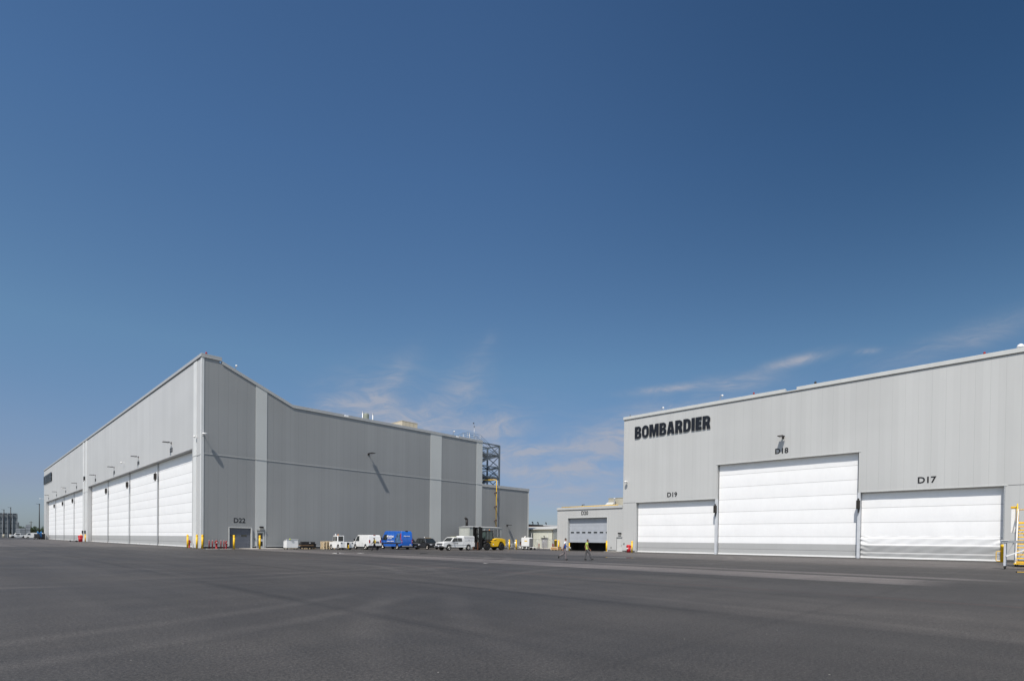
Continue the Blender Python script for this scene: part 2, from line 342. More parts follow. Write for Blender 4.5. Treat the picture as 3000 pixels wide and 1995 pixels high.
# ------------------------------------------------------------------ ground
def ground_material():
    M=bpy.data.materials.new('asphalt'); M.use_nodes=True; n=NT(M.node_tree)
    p=n.new('ShaderNodeBsdfPrincipled'); o=n.new('ShaderNodeOutputMaterial'); n.l.new(p.outputs[0],o.inputs[0])
    g=n.new('ShaderNodeNewGeometry'); pos=g.outputs['Position']; P=n.xyz(pos)
    warpx=n.m('MULTIPLY_ADD',n.noise(n.scalev(pos,(.05,.05,.05)),1.,2),.5,P[0])
    q=n.m('DIVIDE',n.m('SUBTRACT',warpx,.2),6.1)
    idn=n.m('FLOOR',q); wn=n.new('ShaderNodeTexWhiteNoise',noise_dimensions='1D'); n.l.new(idn,wn.inputs[1])
    lane=n.ramp(wn.outputs[0],0,1,.90,1.08,False)
    d=n.m('MULTIPLY',n.m('ABSOLUTE',n.m('SUBTRACT',n.m('FRACT',n.m('ADD',q,.5)),.5)),6.1)
    brk=n.ramp(n.noise(n.scalev(pos,(.02,.09,1)),1.,3),.38,.6)
    joint=n.m('SUBTRACT',1.,n.m('MULTIPLY',n.ramp(d,.10,.38,.28,0.),brk))
    seam=n.m('SUBTRACT',1.,n.m('MULTIPLY',n.ramp(d,.015,.03,.35,0.),brk))
    q2=n.m('DIVIDE',n.m('SUBTRACT',P[1],4.),22.)
    d2=n.m('MULTIPLY',n.m('ABSOLUTE',n.m('SUBTRACT',n.m('FRACT',n.m('ADD',q2,20.5)),.5)),22.)
    joint2=n.ramp(d2,.03,.12,.88,1.)
    streak=n.ramp(n.noise(n.scalev(pos,(.55,.045,1)),1.,6,.6),.3,.72,.86,1.15)
    streak2=n.ramp(n.noise(n.scalev(pos,(.06,.5,1),rot=(0,0,R(25))),1.,5,.6),.35,.7,.94,1.08)
    blot=n.ramp(n.noise(pos,.11,5,.6,.4),.3,.72,.87,1.13)
    blot2=n.ramp(n.noise(pos,.9,4,.65),.3,.7,.95,1.06)
    k=lane
    for t in(joint,seam,joint2,streak,streak2,blot,blot2): k=n.m('MULTIPLY',k,t)
    # pale worn bands running parallel to the right hangar
    def band(a,b,y0,y1,amt,soft=.8):
        e=n.m('MULTIPLY',n.ramp(P[0],a-soft,a+soft),n.ramp(P[0],b-soft,b+soft,1.,0.))
        e=n.m('MULTIPLY',e,n.m('MULTIPLY',n.ramp(P[1],y0-1.5,y0+1.5),n.ramp(P[1],y1-25,y1,1.,0.)))
        nn=n.ramp(n.noise(n.scalev(pos,(1.1,.05,1)),1.,5,.7),.3,.62,.45,1.)
        return n.m('MULTIPLY',n.m('MULTIPLY',e,nn),amt)
    pale=n.m('ADD',n.m('ADD',band(27,31.5,4,170,1.15,.5),band(33.2,35,2,150,.6,.5)),band(52,72,-20,88,.55,5.))
    pale=n.m('ADD',pale,band(-12,22,100,260,.35,4.))
    # faint curved tyre tracks
    tr=None
    for cx,cy,r,w,a in [(-6,34,24,.30,.10),(-6,34,25.9,.30,.09),(30,-6,27,.35,.09),(30,-6,28.9,.35,.08),(2,70,46,.35,.12),(2,70,48,.35,.11),(-20,10,34,.3,.09),(44,62,40,.3,.10),(44,62,42,.3,.10),(10,40,18,.25,.10),(10,40,19.8,.25,.10)]:
        dd=n.m('SQRT',n.m('ADD',n.m('POWER',n.m('ABSOLUTE',n.m('SUBTRACT',P[0],cx)),2.),n.m('POWER',n.m('ABSOLUTE',n.m('SUBTRACT',P[1],cy)),2.)))
        e=n.ramp(n.m('ABSOLUTE',n.m('SUBTRACT',dd,r)),w*.2,w*1.5,a*1.5,0.)
        tr=e if tr is None else n.m('ADD',tr,e)
    tr=n.m('MULTIPLY',tr,n.ramp(n.noise(pos,.09,3),.38,.55))
    k=n.m('MULTIPLY',k,n.m('MULTIPLY_ADD',tr,2.0,1.))
    # aggregate, only resolvable near by
    ag=n.noise(pos,55.,3,.7); ag2=n.noise(pos,17.,4,.75)
    ag3=n.noise(pos,30.,2,.8); grain=n.m('MULTIPLY',n.m('MULTIPLY',n.ramp(ag,.25,.75,.5,1.6),n.ramp(ag2,.3,.7,.66,1.38)),n.ramp(ag3,.3,.7,.6,1.45))
    k=n.m('MULTIPLY',k,grain)
    vor=n.new('ShaderNodeTexVoronoi'); n.l.new(pos,vor.inputs['Vector']); vor.inputs['Scale'].default_value=3.2
    chip=n.m('MULTIPLY',n.m('GREATER_THAN',.035,vor.outputs['Distance']),n.m('GREATER_THAN',n.xyz(vor.outputs['Color'])[0],.86))
    tone=n.ramp(n.noise(n.scalev(pos,(.10,.03,1)),1.,3),.35,.65)
    base=n.mix(tone,(.0435,.0402,.0372,1),(.0475,.0432,.0395,1))
    base=n.mix(n.m('MINIMUM',pale,.9),base,(.138,.124,.117,1))
    red=n.m('MULTIPLY',n.ramp(n.m('ABSOLUTE',n.m('SUBTRACT',warpx,19.9)),.02,.10,.5,0.),n.ramp(n.noise(n.scalev(pos,(.02,.12,1),loc=(3,1,0)),1.,3),.42,.6))
    base=n.mix(red,base,(.12,.055,.045,1))
    col=n.mix(1.,base,n.comb(k,k,k),'MULTIPLY')
    col=n.mix(chip,col,(.42,.40,.36,1))
    n.l.new(col,p.inputs['Base Color']); n.l.new(n.ramp(blot,.85,1.15,.62,.76,False),p.inputs['Roughness']); p.inputs['Specular IOR Level'].default_value=.45
    b=n.new('ShaderNodeBump'); b.inputs['Distance'].default_value=.006; b.inputs['Strength'].default_value=.8
    n.l.new(n.m('ADD',ag,n.m('MULTIPLY',ag2,1.2)),b.inputs['Height']); n.l.new(b.outputs[0],p.inputs['Normal'])
    return M
M_asph=ground_material()
b=MB(); b.poly([(-1500,-1500,0),(2500,-1500,0),(2500,2500,0),(-1500,2500,0)]); tag(b.build('ground',M_asph),kind='structure')
# grass beyond the apron, a concrete strip in front of the shed, wet spots
M_grass=mat('grass',(.07,.10,.03),.9,0,.4,.05)
b=MB(); b.box(-200,300,455,1500,.004,.02); tag(b.build('grass_field',M_grass),kind='structure')
M_pale=mat('pale_concrete',(.50,.48,.44),.85,0,.15,1.5)
b=MB(); b.box(88.5,99.9,66.0,103,-.2,.11); tag(b.build('concrete_kerb',M_pale),kind='structure')
def wet(cx,cy,a,bb,rot,m_,name='puddle'):
    b=MB(); pts=[]
    for i in range(28):
        t=2*PI*i/28; rr=1+.22*math.sin(3*t+cx)+.12*math.sin(7*t+cy)
        x,y=a*rr*math.cos(t),bb*rr*math.sin(t); pts.append((cx+x*math.cos(rot)-y*math.sin(rot),cy+x*math.sin(rot)+y*math.cos(rot),.006))
    b.poly(pts); o=b.build(name,m_); tag(o,kind='structure')
    if o.data.polygons[0].normal.z<0: o.data.flip_normals()
M_water=mat('water',(.012,.012,.013),.03,0,.1,1.,spec=.9)
M_water.node_tree.nodes['Principled BSDF'].inputs['Roughness'].default_value=.02
for l in list(M_water.node_tree.links):
    if l.to_socket.name=='Roughness': M_water.node_tree.links.remove(l)
wet(29.6,56.6,.45,1.5,R(-45),M_water); wet(31.6,55.2,.3,.9,R(-45),M_water); wet(48.3,32.7,.5,2.4,R(20),M_water); wet(38.2,52.6,.35,1.9,R(-48),M_water)
M_patch=mat('pale_patch',(.27,.26,.25),.9,0,.2,2.)
wet(26.0,28.4,.16,.5,R(-50),M_patch,'paint_mark')

# ------------------------------------------------------------------ walls
def wall(mb,P,us,top,openings,depth,back=None):
    """P(u,z,d) maps wall coords to world (d into the building). us: cuts; top(u): height; openings: (u0,u1,z0,z1)"""
    cuts=sorted(set([u for u in us]+[o[0] for o in openings]+[o[1] for o in openings]))
    for a,c in zip(cuts,cuts[1:]):
        if c-a<1e-6: continue
        mid=(a+c)/2; z=0.; segs=[]
        for o in sorted([o for o in openings if o[0]<mid<o[1]],key=lambda o:o[2]):
            if o[2]>z+1e-6: segs.append((z,z,o[2],o[2]))
            z=o[3]
        segs.append((z,z,top(a+1e-6),top(c-1e-6)))
        for z0,z1,za,zc in segs: mb.poly([P(a,z0,0),P(c,z1,0),P(c,zc,0),P(a,za,0)])
    for u0,u1,z0,z1 in openings:
        mb.poly([P(u0,z0,0),P(u0,z1,0),P(u0,z1,depth),P(u0,z0,depth)])
        mb.poly([P(u1,z0,0),P(u1,z1,0),P(u1,z1,depth),P(u1,z0,depth)])
        mb.poly([P(u0,z1,0),P(u1,z1,0),P(u1,z1,depth),P(u0,z1,depth)])

def lift_door(name,parent,X,y0,y1,z1,z0s,pitch,zg,slack=0.,label=None):
    """fabric door in a plane facing -X; bands bow slightly between the seams"""
    b=MB(); ny=max(8,int((y1-y0)/(.22 if slack else .6))); nz=int(z1/(.075 if slack else .15)); rows=[]
    for i in range(nz+1):
        z=.22+(z1-.22)*i/nz; row=[]
        fr=((z-z0s)/pitch)%1.; bow=.016*math.sin(PI*fr)
        for j in range(ny+1):
            u=j/ny; y=y0+(y1-y0)*u
            x=X-bow-.02*mnoise.noise(Vector((y*.5,z*.4,3)))
            if slack and z<2.75:
                e=min(1,min(u,1-u)*14); fr2=((z-.80)/.92)%1.
                saw=fr2/.86 if fr2<.86 else (1-fr2)/.14
                x-=slack*saw*(.25+.75*e)*(.8+.35*mnoise.noise(Vector((y*.35,z,7))))
                x+=.06*(1-e)*math.sin(11*z+5*y*(1 if u<.5 else -1))+.012*math.sin(3.1*y+6*z)
            row.append((x,y,z))
        rows.append(row)
    V_=[[b.v(p) for p in r] for r in rows]
    for A,B in zip(V_,V_[1:]):
        for j in range(ny): f=b.b.faces.new((A[j],A[j+1],B[j+1],B[j])); f.smooth=True
    M=fabric_mat('door_fabric_%g_%g'%(pitch,zg),z0s,pitch,zg)
    o=b.build(name,M,parent)
    if label: o['label']=label
    b=MB(); b.box(X-.10,X+.06,y0,y1,.03,.22); b.build('bottom_beam',M_wht,o,bevel=.02)
    return o

def cap(mb,P0,P1,w,h,z,inward):
    """parapet cap running P0->P1 (xy), outer face proud by 6cm"""
    pass

# ================= LEFT HANGAR =================
XA,YB=24.38,86.86
H1=thing('aircraft_hangar','large grey panelled hangar on the left with two bays of tall white doors','hangar',(XA,YB,0),world=True)
bays=[(91.2,183.8,14.67),(192.3,283.0,14.67)]
b=MB()
PA=lambda u,z,d:(XA+d,u,z)
wall(b,PA,[YB,290],lambda u:27.3,[(y0,y1,0,zt) for y0,y1,zt in bays],.85)
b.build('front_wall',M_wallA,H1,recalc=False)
def topB(x):
    for (xa,za),(xb,zb) in zip(PROF,PROF[1:]):
        if xa<=x<=xb: return za+(zb-za)*(x-xa)/(xb-xa)
    return PROF[-1][1]
PROF=[(XA,27.3),(26.7,27.3),(26.701,27.0),(37.5,22.45),(78.2,22.45)]
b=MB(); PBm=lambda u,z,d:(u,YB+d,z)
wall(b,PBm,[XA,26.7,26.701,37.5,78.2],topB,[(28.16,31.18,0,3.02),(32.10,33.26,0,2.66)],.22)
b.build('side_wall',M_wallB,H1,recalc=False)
# hidden faces of the block: roof planes, far end, right side
b=MB()
for (xa,za),(xb,zb) in zip(PROF,PROF[1:]):
    b.poly([(xa,YB+.3,za-.02),(xb,YB+.3,zb-.02),(xb,290,zb-.02),(xa,290,za-.02)])
b.build('roof',M_roof,H1,recalc=False)
b=MB(); b.poly([(78.2,YB,0),(78.2,290,0),(78.2,290,22.45),(78.2,YB,22.45)])
b.poly([(x,290,0) for x in(XA,78.2)]+[(78.2,290,22.45),(37.5,290,22.45),(26.7,290,27.2),(XA,290,27.3)]); b.build('rear_wall',M_wallA,H1,recalc=False)
# parapet caps
b=MB()
b.box(XA-.10,XA+.45,YB-.10,290.1,27.3,27.78)
b.build('front_parapet_cap',mat('front_cap_grey',(.37,.38,.39),.45,0,.05,.5),H1,bevel=.02)
b=MB(); b.box(XA-.13,XA-.101,YB-.1,290.1,27.24,27.32); b.build('drip_edge',M_base,H1)
b=MB()
b.box(XA+.452,27.0,YB-.10,YB+.45,27.3,27.78)
def slope(p,q,t,y0=YB-.10,y1=YB+.40,lo=0.):
    b.prism([(p[0],p[1]+lo),(q[0],q[1]+lo),(q[0],q[1]+t),(p[0],p[1]+t)],y0,y1,'y')
slope((27.02,26.86),(37.5,22.43),.42); 
for xa,xb,t in [(37.5,46.35,.44),(47.2,71.0,.44),(71.75,78.3,.44),(46.35,47.2,.14),(71.0,71.75,.14)]:
    slope((xa+.003,22.43),(xb,22.43),t)
b.build('roof_trim',M_trim,H1,bevel=.015)
b=MB(); b.prism([(27.0,26.84),(37.5,22.40),(78.3,22.40),(78.3,22.45),(37.5,22.46),(27.0,26.90)],YB-.13,YB-.101,'y')
b.box(XA-.02,27.0,YB-.13,YB-.101,27.26,27.33); b.build('drip_edge',M_trimL,H1)
for x0,x1 in ((46.55,47.15),(71.2,71.7)): b=MB(); b.box(x0,x1,YB-.06,YB+.5,22.58,22.84); b.build('roof_hatch_flashing',M_wht,H1)
# pale vertical strips
def strip(name,x0,x1,z1): 
    b=MB(); b.box(x0,x1,YB-.05,YB-.001,.33,z1); return b.build(name,M_strip,H1)
b=MB(); 
zs=lambda x:topB(x)-.02
b.prism([(31.82,2.85),(33.48,2.85),(33.48,zs(33.48)),(31.82,zs(31.82))],YB-.05,YB-.001,'y')
b.box(31.82,32.02,YB-.05,YB-.001,.33,2.849); b.box(33.34,33.48,YB-.05,YB-.001,.33,2.849); b.build('pale_wall_strip',M_strip,H1)
strip('pale_wall_strip',64.65,67.38,22.43); 
b=MB(); b.box(76.62,78.26,YB-.05,YB-.001,.33,22.43); b.box(78.2,78.26,YB,YB+3,.33,22.43); b.build('pale_wall_strip',M_strip,H1)
b=MB(); b.box(XA-.05,XA-.001,89.0,90.55,.05,27.25); b.build('pale_wall_strip',M_stripA,H1)
for y0,y1 in ((185.1,187.7),(189.7,192.1)):
    b=MB(); b.box(XA-.08,XA-.001,y0,y1,.05,27.25); b.build('pale_wall_strip',M_stripA,H1)
b=MB(); b.box(XA-.055,XA-.001,YB-.055,YB+.35,.05,27.25); b.box(XA,XA+.30,YB-.055,YB-.001,.33,27.25); b.build('corner_trim',M_stripA,H1)
# horizontal flashing at 13.55 m and base
for x0,x1 in ((24.7,31.8),(31.82,33.48),(33.5,64.6),(64.65,67.38),(67.4,76.6),(76.62,78.26)):
    o_=.02 if x1-x0<3 else 0
    b=MB(); b.box(x0,x1,YB-.06-o_*2.3,YB-.001-o_*2.6,13.52,13.58); b.build('horizontal_flashing',M_trimL,H1)
for ya,yb,d in((86.9,91.1,.051),(184.2,192.2,.081)): b=MB(); b.box(XA-d-.04,XA-d,ya,yb,13.44,13.48); b.build('horizontal_flashing',M_trimL,H1)
b=MB()
for x0,x1 in ((XA,28.1),(31.3,32.0),(33.4,92.9)): b.box(x0,x1,YB-.04,YB-.001,0,.26)
b.build('plinth',M_base,H1)
b=MB()
for x0,x1 in ((XA+.3,28.1),(31.3,31.8),(33.5,64.6),(67.4,76.6),(78.3,92.9)): b.box(x0,x1,YB-.09,YB-.001,.262,.33)
b.build('base_flashing',M_trimL,H1)
# doors with guides
def guide(parent,X,y,zt,pale=True,sc=1.,box_z=None):
    b=MB(); b.box(X-.22,X-.12,y-.13*sc,y+.13*sc,.0,zt)
    o=b.build('door_guide',M_gal if not pale else M_whtr,parent,bevel=.01)
    if box_z:
        b=MB(); b.box(X-.72,X-.32,y-.02,y+.42,box_z,box_z+1.05); b.lathe([(.05,0),(.05,.25)],(X-.5,y+.2,box_z+1.05),n=8)
        b.box(X-.62,X-.42,y+.05,y+.30,box_z-.3,box_z-.003)
        b.build('drive_unit',M_fix,o,bevel=.04)
    return o
for k,(y0,y1,zt) in enumerate(bays):
    w=(y1-y0)/4
    for i in range(4):
        lift_door('hangar_door',H1,XA+.86,y0+i*w+.14,y0+(i+1)*w-.14,zt+.25,.83+.0,1.535,1.76)
    for i in range(1,4): guide(H1,XA+.86,y0+i*w,zt,False,.9,11.8)
    b=MB(); b.box(XA+1.2,XA+1.3,y0,y1,0,zt+.3); b.build('door_backing',M_dark,H1)
# D22 overhead door and frame
b=MB(); b.box(28.2,31.14,YB+.14,YB+.2,.04,3.0)
for z in (.62,1.22,1.82,2.42): b.box(28.2,31.14,YB+.132,YB+.14,z,z+.02)
dr=b.build('overhead_door',M_gdoor,H1)
for x0 in (28.36,29.86):
    b=MB(); b.box(x0,x0+.78,YB+.115,YB+.131,1.77,2.03); b.build('window',M_glass,dr,bevel=.02)
b=MB(); b.box(28.05,31.30,YB-.14,YB-.001,3.02,3.12); b.box(31.18,31.36,YB-.20,YB-.001,0,3.02); b.box(28.04,28.16,YB-.10,YB-.001,.33,3.02); b.build('door_frame',M_trimL,H1,bevel=.01)
text('door_number','D22',FB(28.70,YB-.012,3.83),.98,M_num,H1,.012,.012)
# personnel door
b=MB(); b.box(32.14,33.22,YB+.06,YB+.11,.06,2.6); pd=b.build('personnel_door',M_door,H1)
for z0,z1 in ((1.44,2.36),(.33,1.06)):
    b=MB(); b.box(32.30,32.96,YB+.045,YB+.059,z0,z1); b.build('window',M_glass,pd)
b=MB(); b.tube([(32.24,YB-.0,1.15),(32.24,YB+.0,1.32)],.02); b.box(32.20,32.28,YB+.0,YB+.06,1.14,1.18); b.build('handle',M_gal,pd)
b=MB(); b.box(32.02,33.34,YB-.12,YB-.052,2.68,2.76); b.box(32.02,32.10,YB-.08,YB-.052,.0,2.68); b.box(33.26,33.34,YB-.08,YB-.052,0,2.68); b.build('door_frame',M_trimL,H1)
# door numbers above the bays
for k,(y,t) in enumerate([(103.4,'D23'),(126.6,'D24'),(149.8,'D25'),(173.4,'D26'),(204.6,'D27'),(227.5,'D28'),(251.0,'D29'),(274.6,'D30')]):
    text('door_number',t,FA(XA-.014,y,15.35),.98,M_num,H1,.012,.02)
# low wing on the right
b=MB()
wall(b,PBm,[78.261,92.9],lambda u:13.2,[],.2)
b.poly([(92.9,YB,0),(92.9,150,0),(92.9,150,13.2),(92.9,YB,13.2)]); b.poly([(78.21,YB,13.18),(92.9,YB,13.18),(92.9,150,13.18),(78.21,150,13.18)])
b.poly([(78.21,150,0),(92.9,150,0),(92.9,150,13.2),(78.21,150,13.2)])
b.build('low_wing_wall',M_wallB,H1,recalc=False)
b=MB(); b.box(78.27,93.0,YB-.10,YB+.4,13.2,13.72); b.box(92.6,93.0,YB+.402,150,13.2,13.72); b.build('low_wing_parapet_cap',M_trim,H1,bevel=.015)
b=MB(); b.box(78.3,93.0,YB-.13,YB-.101,13.16,13.24); b.box(92.62,92.93,YB-.04,YB-.001,.33,13.15); b.build('low_wing_drip_edge',M_trimL,H1)

# ---------- big letter signs
def letters(name,word,M,width,height,depth,m_,label,cat,origin):
    """heavy condensed capitals drawn as filled outlines with counters"""
    def arc(cx,cy,rx,ry,a0,a1,n=8): return [(cx+rx*math.cos(R(a0+(a1-a0)*i/n)),cy+ry*math.sin(R(a0+(a1-a0)*i/n))) for i in range(n+1)]
    G={}
    G['I']=(.30,[[(0,0),(.30,0),(.30,1),(0,1)]])
    G['E']=(.56,[[(0,0),(.55,0),(.55,.23),(.29,.23),(.29,.395),(.52,.395),(.52,.61),(.29,.61),(.29,.77),(.55,.77),(.55,1),(0,1)]])
    G['O']=(.70,[arc(.35,.65,.35,.36,0,180)+arc(.35,.35,.35,.36,180,360),(arc(.35,.70,.115,.12,0,180,5)+arc(.35,.30,.115,.12,180,360,5))[::-1]])
    G['D']=(.68,[[(0,0)]+arc(.33,.35,.35,.35,-90,0)+arc(.33,.65,.35,.35,0,90)+[(0,1)],([(.26,.18)]+arc(.31,.30,.12,.12,-90,0,4)+arc(.31,.70,.12,.12,0,90,4)+[(.26,.82)])[::-1]])
    G['B']=(.68,[[(0,0)]+arc(.38,.27,.30,.27,-90,62)+arc(.36,.745,.29,.255,-48,90)+[(0,1)],[(.26,.17)]+arc(.34,.295,.115,.125,-90,90,5)+[(.26,.42)],[(.26,.60)]+arc(.34,.715,.105,.115,-90,90,5)+[(.26,.83)]])
    G['R']=(.70,[[(0,0),(.28,0),(.28,.38),(.34,.38),(.39,0),(.69,0),(.60,.42)]+arc(.36,.70,.31,.30,-38,90)+[(0,1)],[(.27,.56)]+arc(.34,.69,.115,.13,-90,90,5)+[(.27,.82)]])
    G['M']=(.94,[[(0,0),(.25,0),(.25,.62),(.37,0),(.56,0),(.68,.62),(.68,0),(.93,0),(.93,1),(.58,1),(.465,.45),(.35,1),(0,1)]])
    G['A']=(.72,[[(0,0),(.27,0),(.30,.17),(.42,.17),(.45,0),(.72,0),(.52,1),(.20,1)],[(.31,.34),(.36,.76),(.41,.34)]])
    gap=.06; tot=sum(G[c][0] for c in word)+gap*(len(word)-1); sx=width/tot
    cu=bpy.data.curves.new('g','CURVE'); cu.dimensions='2D'; cu.fill_mode='BOTH'; cu.resolution_u=1; cu.extrude=depth/2; x=0
    for c in word:
        for lp in G[c][1]:
            sp=cu.splines.new('POLY'); sp.points.add(len(lp)-1); sp.use_cyclic_u=True
            for i,(a,b_) in enumerate(lp): sp.points[i].co=((x+a)*sx,b_*height,0,1)
        x+=G[c][0]+gap
    o=bpy.data.objects.new('g',cu); COL.objects.link(o); dg=bpy.context.evaluated_depsgraph_get()
    me=bpy.data.meshes.new_from_object(o.evaluated_get(dg)); bpy.data.objects.remove(o); bpy.data.curves.remove(cu)
    me.transform(M); me.transform(Matrix.Translation(-Vector(origin))); me.materials.clear(); me.materials.append(m_); me.name=name
    ob=mk(name,me,None,origin); tag(ob,label,cat,'BOMBARDIER signs on the hangars'); return ob
letters('hangar_sign','BOMBARDIER',FA(XA-.20,288.3,21.75),25.3,3.15,.22,M_black,'black BOMBARDIER sign high on the far left end of the left hangar','sign',(XA-.2,288.3,21.75))

# ---------- wall mounted lights
def lamp_arm(arm,head,name='wall_lamp'):
    """floodlight on a bracket; local -X sticks out of the wall"""
    t=thing(name,'-','wall lamp',(0,0,0))
    b=MB(); b.box(-.06,0,-.14,.14,-.22,.14); b.tube([(-.03,0,0),(-arm,0,.02)],.045); b.build('bracket',M_fix,t)
    b=MB(); b.box(-arm-head,-arm,-.36,.36,-.03,.07); b.box(-arm-.12,-arm+.1,-.10,.10,.071,.14); h=b.build('lamp_head',M_fix,t,bevel=.02)
    b=MB(); b.box(-arm-head+.08,-arm-.18,-.18,.18,-.045,-.031); b.build('lens',M_gal,h)
    return t
L0=lamp_arm(.35,.88)
ys=[102.55,125.7,149.0,172.6,203.8,226.7,250.3,273.9]; nums=['D23','D24','D25','D26','D27','D28','D29','D30']
for i,y in enumerate(ys):
    lab='bracket floodlight above number %s, %s along the left hangar front from the near corner'%(nums[i],['first','second','third','fourth','fifth','sixth','seventh','eighth'][i])
    o=L0 if i==0 else copy_tree(L0)
    o.location=(XA,y,16.85); o['label']=lab; o['group']='floodlights along the left hangar front'
o=copy_tree(L0,None,(51.1,YB,16.7),R(90),'dark floodlight on the dark side wall above the parked vehicles, casting a long diagonal shadow')
for ch in [x for x in bpy.data.objects if x.parent==o]: ch.scale=(1.42,1.05,1)
o['group']='floodlights on the side wall'
o=copy_tree(L0,None,(85.9,YB,5.1),R(90),'small low floodlight on the low wing wall beside the generator, with diagonal shadow'); o['group']='floodlights on the side wall'
o=copy_tree(L0,None,(78.31,26.2,16.1),0,'dark floodlight on the right hangar wall just above number D18'); 
# short corner lights / cameras
def camera_dome(loc,rz,label,s=1.,arm=.5):
    t=thing('security_camera',label,'security camera',loc,rz)
    b=MB(); b.box(-.05,0,-.1,.1,-.12,.12); b.tube([(0,0,0),(-arm,0,.05)],.035); b.build('bracket',M_wht,t)
    b=MB(); b.lathe([(.03,.12),(.16*s,.08),(.17*s,-.05),(.12*s,-.16),(.04,-.20)],(-arm,0,0),n=12); b.build('dome',M_wht,t)
    return t
camera_dome((XA,88.9,16.15),0,'smaller white camera on the pale pier left of the corner dome camera',.9,.35)
camera_dome((XA,138.6,16.9),0,'white camera between the D24 and D25 floodlights on the left hangar',1.2,.5)
camera_dome((XA,231.,16.9),0,'white camera between the D28 and D29 floodlights on the left hangar',1.2,.5)
camera_dome((XA,289.6,16.2),0,'white camera at the far left end of the left hangar',1.6,1.2)
camera_dome((78.31,50.75,11.7),0,'white dome camera on the right hangar left of number D19',1.5,.5)
camera_dome((XA+.16,YB-.06,16.25),R(90),'white dome camera on the near corner of the left hangar, casting a long shadow',2.0,.80)
t=thing('pier_speaker','small black device on the pale pier between the two door bays','wall device',(XA-.08,188.2,17.2))
b=MB(); b.box(-.35,0,-.35,.35,-.5,.5); b.build('housing',M_dark,t,bevel=.05); b=MB(); b.tube([(-.2,-.1,-.5),(-.45,-.5,-.9)],.06); b.build('bracket',M_dark,t)
for y,l in ((187.0,'right'),(191.0,'left')):
    t=thing('pier_control_box','small black control box low on the pier between bays, %s one'%l,'control box',(XA-.08,y,2.6),0,'control boxes on the pier')
    b=MB(); b.box(-.3,0,-.35,.35,-.4,.4); b.build('housing',M_dark,t,bevel=.05); b=MB(); b.box(-.2,-.05,-.12,.12,-1.4,-.4); b.build('conduit',M_gal,t)
def wallpack(loc,rz,label):
    t=thing('wall_pack_light',label,'wall light',loc,rz,'wall lights over the personnel doors')
    b=MB(); b.prism([(0,.0),(-.24,0.0),(-.30,.12),(-.30,.25),(0,.25)],-.27,.27,'y'); b.build('housing',M_dark,t,bevel=.015)
    b=MB(); b.prism([(0,-.24),(-.16,-.20),(-.22,-.003),(0,-.003)],-.24,.24,'y'); b.build('lens',mat('lens_glass',(.45,.45,.42),.2,0,.1),t,bevel=.01)
wallpack((32.70,YB-.055,3.10),R(90),'black wall light over the glazed personnel door right of D22')
t=thing('wall_intercom','small black intercom on the wall left of the glazed door','intercom',(31.76,YB-.05,1.42)); b=MB(); b.box(-.07,.07,-.08,0,-.10,.10); b.build('housing',M_dark,t,bevel=.01); b=MB(); b.box(-.04,.04,-.10,-.081,-.05,.05); b.build('button_panel',M_gal,t)

# ================= RIGHT HANGAR =================
XR=78.31
H2=thing('aircraft_hangar','pale grey hangar on the right with doors D17, D18 and D19','hangar',(XR,51.5,0),world=True)
PR=lambda u,z,d:(XR+d,u,z)
b=MB()
wall(b,PR,[-34,51.53],lambda u:22.05,[(3.67,17.05,0,8.14),(17.25,35.30,0,13.14),(35.5,48.97,0,8.16)],.55)
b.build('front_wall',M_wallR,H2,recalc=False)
b=MB(); b.poly([(XR,51.53,0),(150,51.53,0),(150,51.53,22.05),(XR,51.53,22.05)]); b.poly([(XR,-34,0),(150,-34,0),(150,-34,22.05),(XR,-34,22.05)]); b.poly([(150,-34,0),(150,51.53,0),(150,51.53,22.05),(150,-34,22.05)])
b.build('side_walls',M_wallR,H2,recalc=False)
b=MB(); b.poly([(XR+.3,-34,22.03),(150,-34,22.03),(150,51.5,22.03),(XR+.3,51.5,22.03)]); b.build('roof',M_roof,H2,recalc=False)
b=MB(); y=51.66
for ya,yb,h in [(51.66,26.0,.50),(26.0,24.6,.16),(24.6,-34,.50)]: b.box(XR-.10,XR+.4,yb,ya-.003,22.05,22.05+h)
b.build('roof_trim',M_trimL,H2,bevel=.015)
b=MB(); b.box(XR-.125,XR-.101,-34,51.66,22.02,22.08); b.build('drip_edge',M_base,H2)
for ya in (50.5,44.8,32.,20.4,11.,5.9): 
    pass
for ya,yb in((49.1,51.4),(-34,3.4)): b=MB(); b.box(XR-.015,XR-.001,ya,yb,8.16,8.20); b.build('panel_joint',M_base,H2)
b=MB(); 
for y0,y1,z in ((3.5,17.0,8.14),(17.0,35.45,13.14),(35.45,49.1,8.16)): b.box(XR-.04,XR-.001,y0+.003,y1-.003,z+.0,z+.10)
b.build('door_head_flashing',M_trimL,H2)
for ya,yb in((-34,3.5),(49.1,51.5)): b=MB(); b.box(XR-.03,XR-.001,ya,yb,0,.25); b.build('plinth',M_base,H2)
XD=XR+.56
lift_door('hangar_door',H2,XD,3.75,16.98,8.4,.83,1.80,1.67,.10,'door D17 with its lower fabric sagging in folds')
lift_door('hangar_door',H2,XD,17.42,35.22,13.4,.87,1.79,1.70)
lift_door('hangar_door',H2,XD,35.58,48.9,8.4,.80,1.80,1.70)
b=MB(); b.box(XD+.35,XD+.4,3.67,17.05,0,8.5); b.box(XD+.35,XD+.4,17.25,35.3,0,13.5); b.box(XD+.35,XD+.4,35.5,48.97,0,8.5); b.build('door_backing',M_dark,H2)
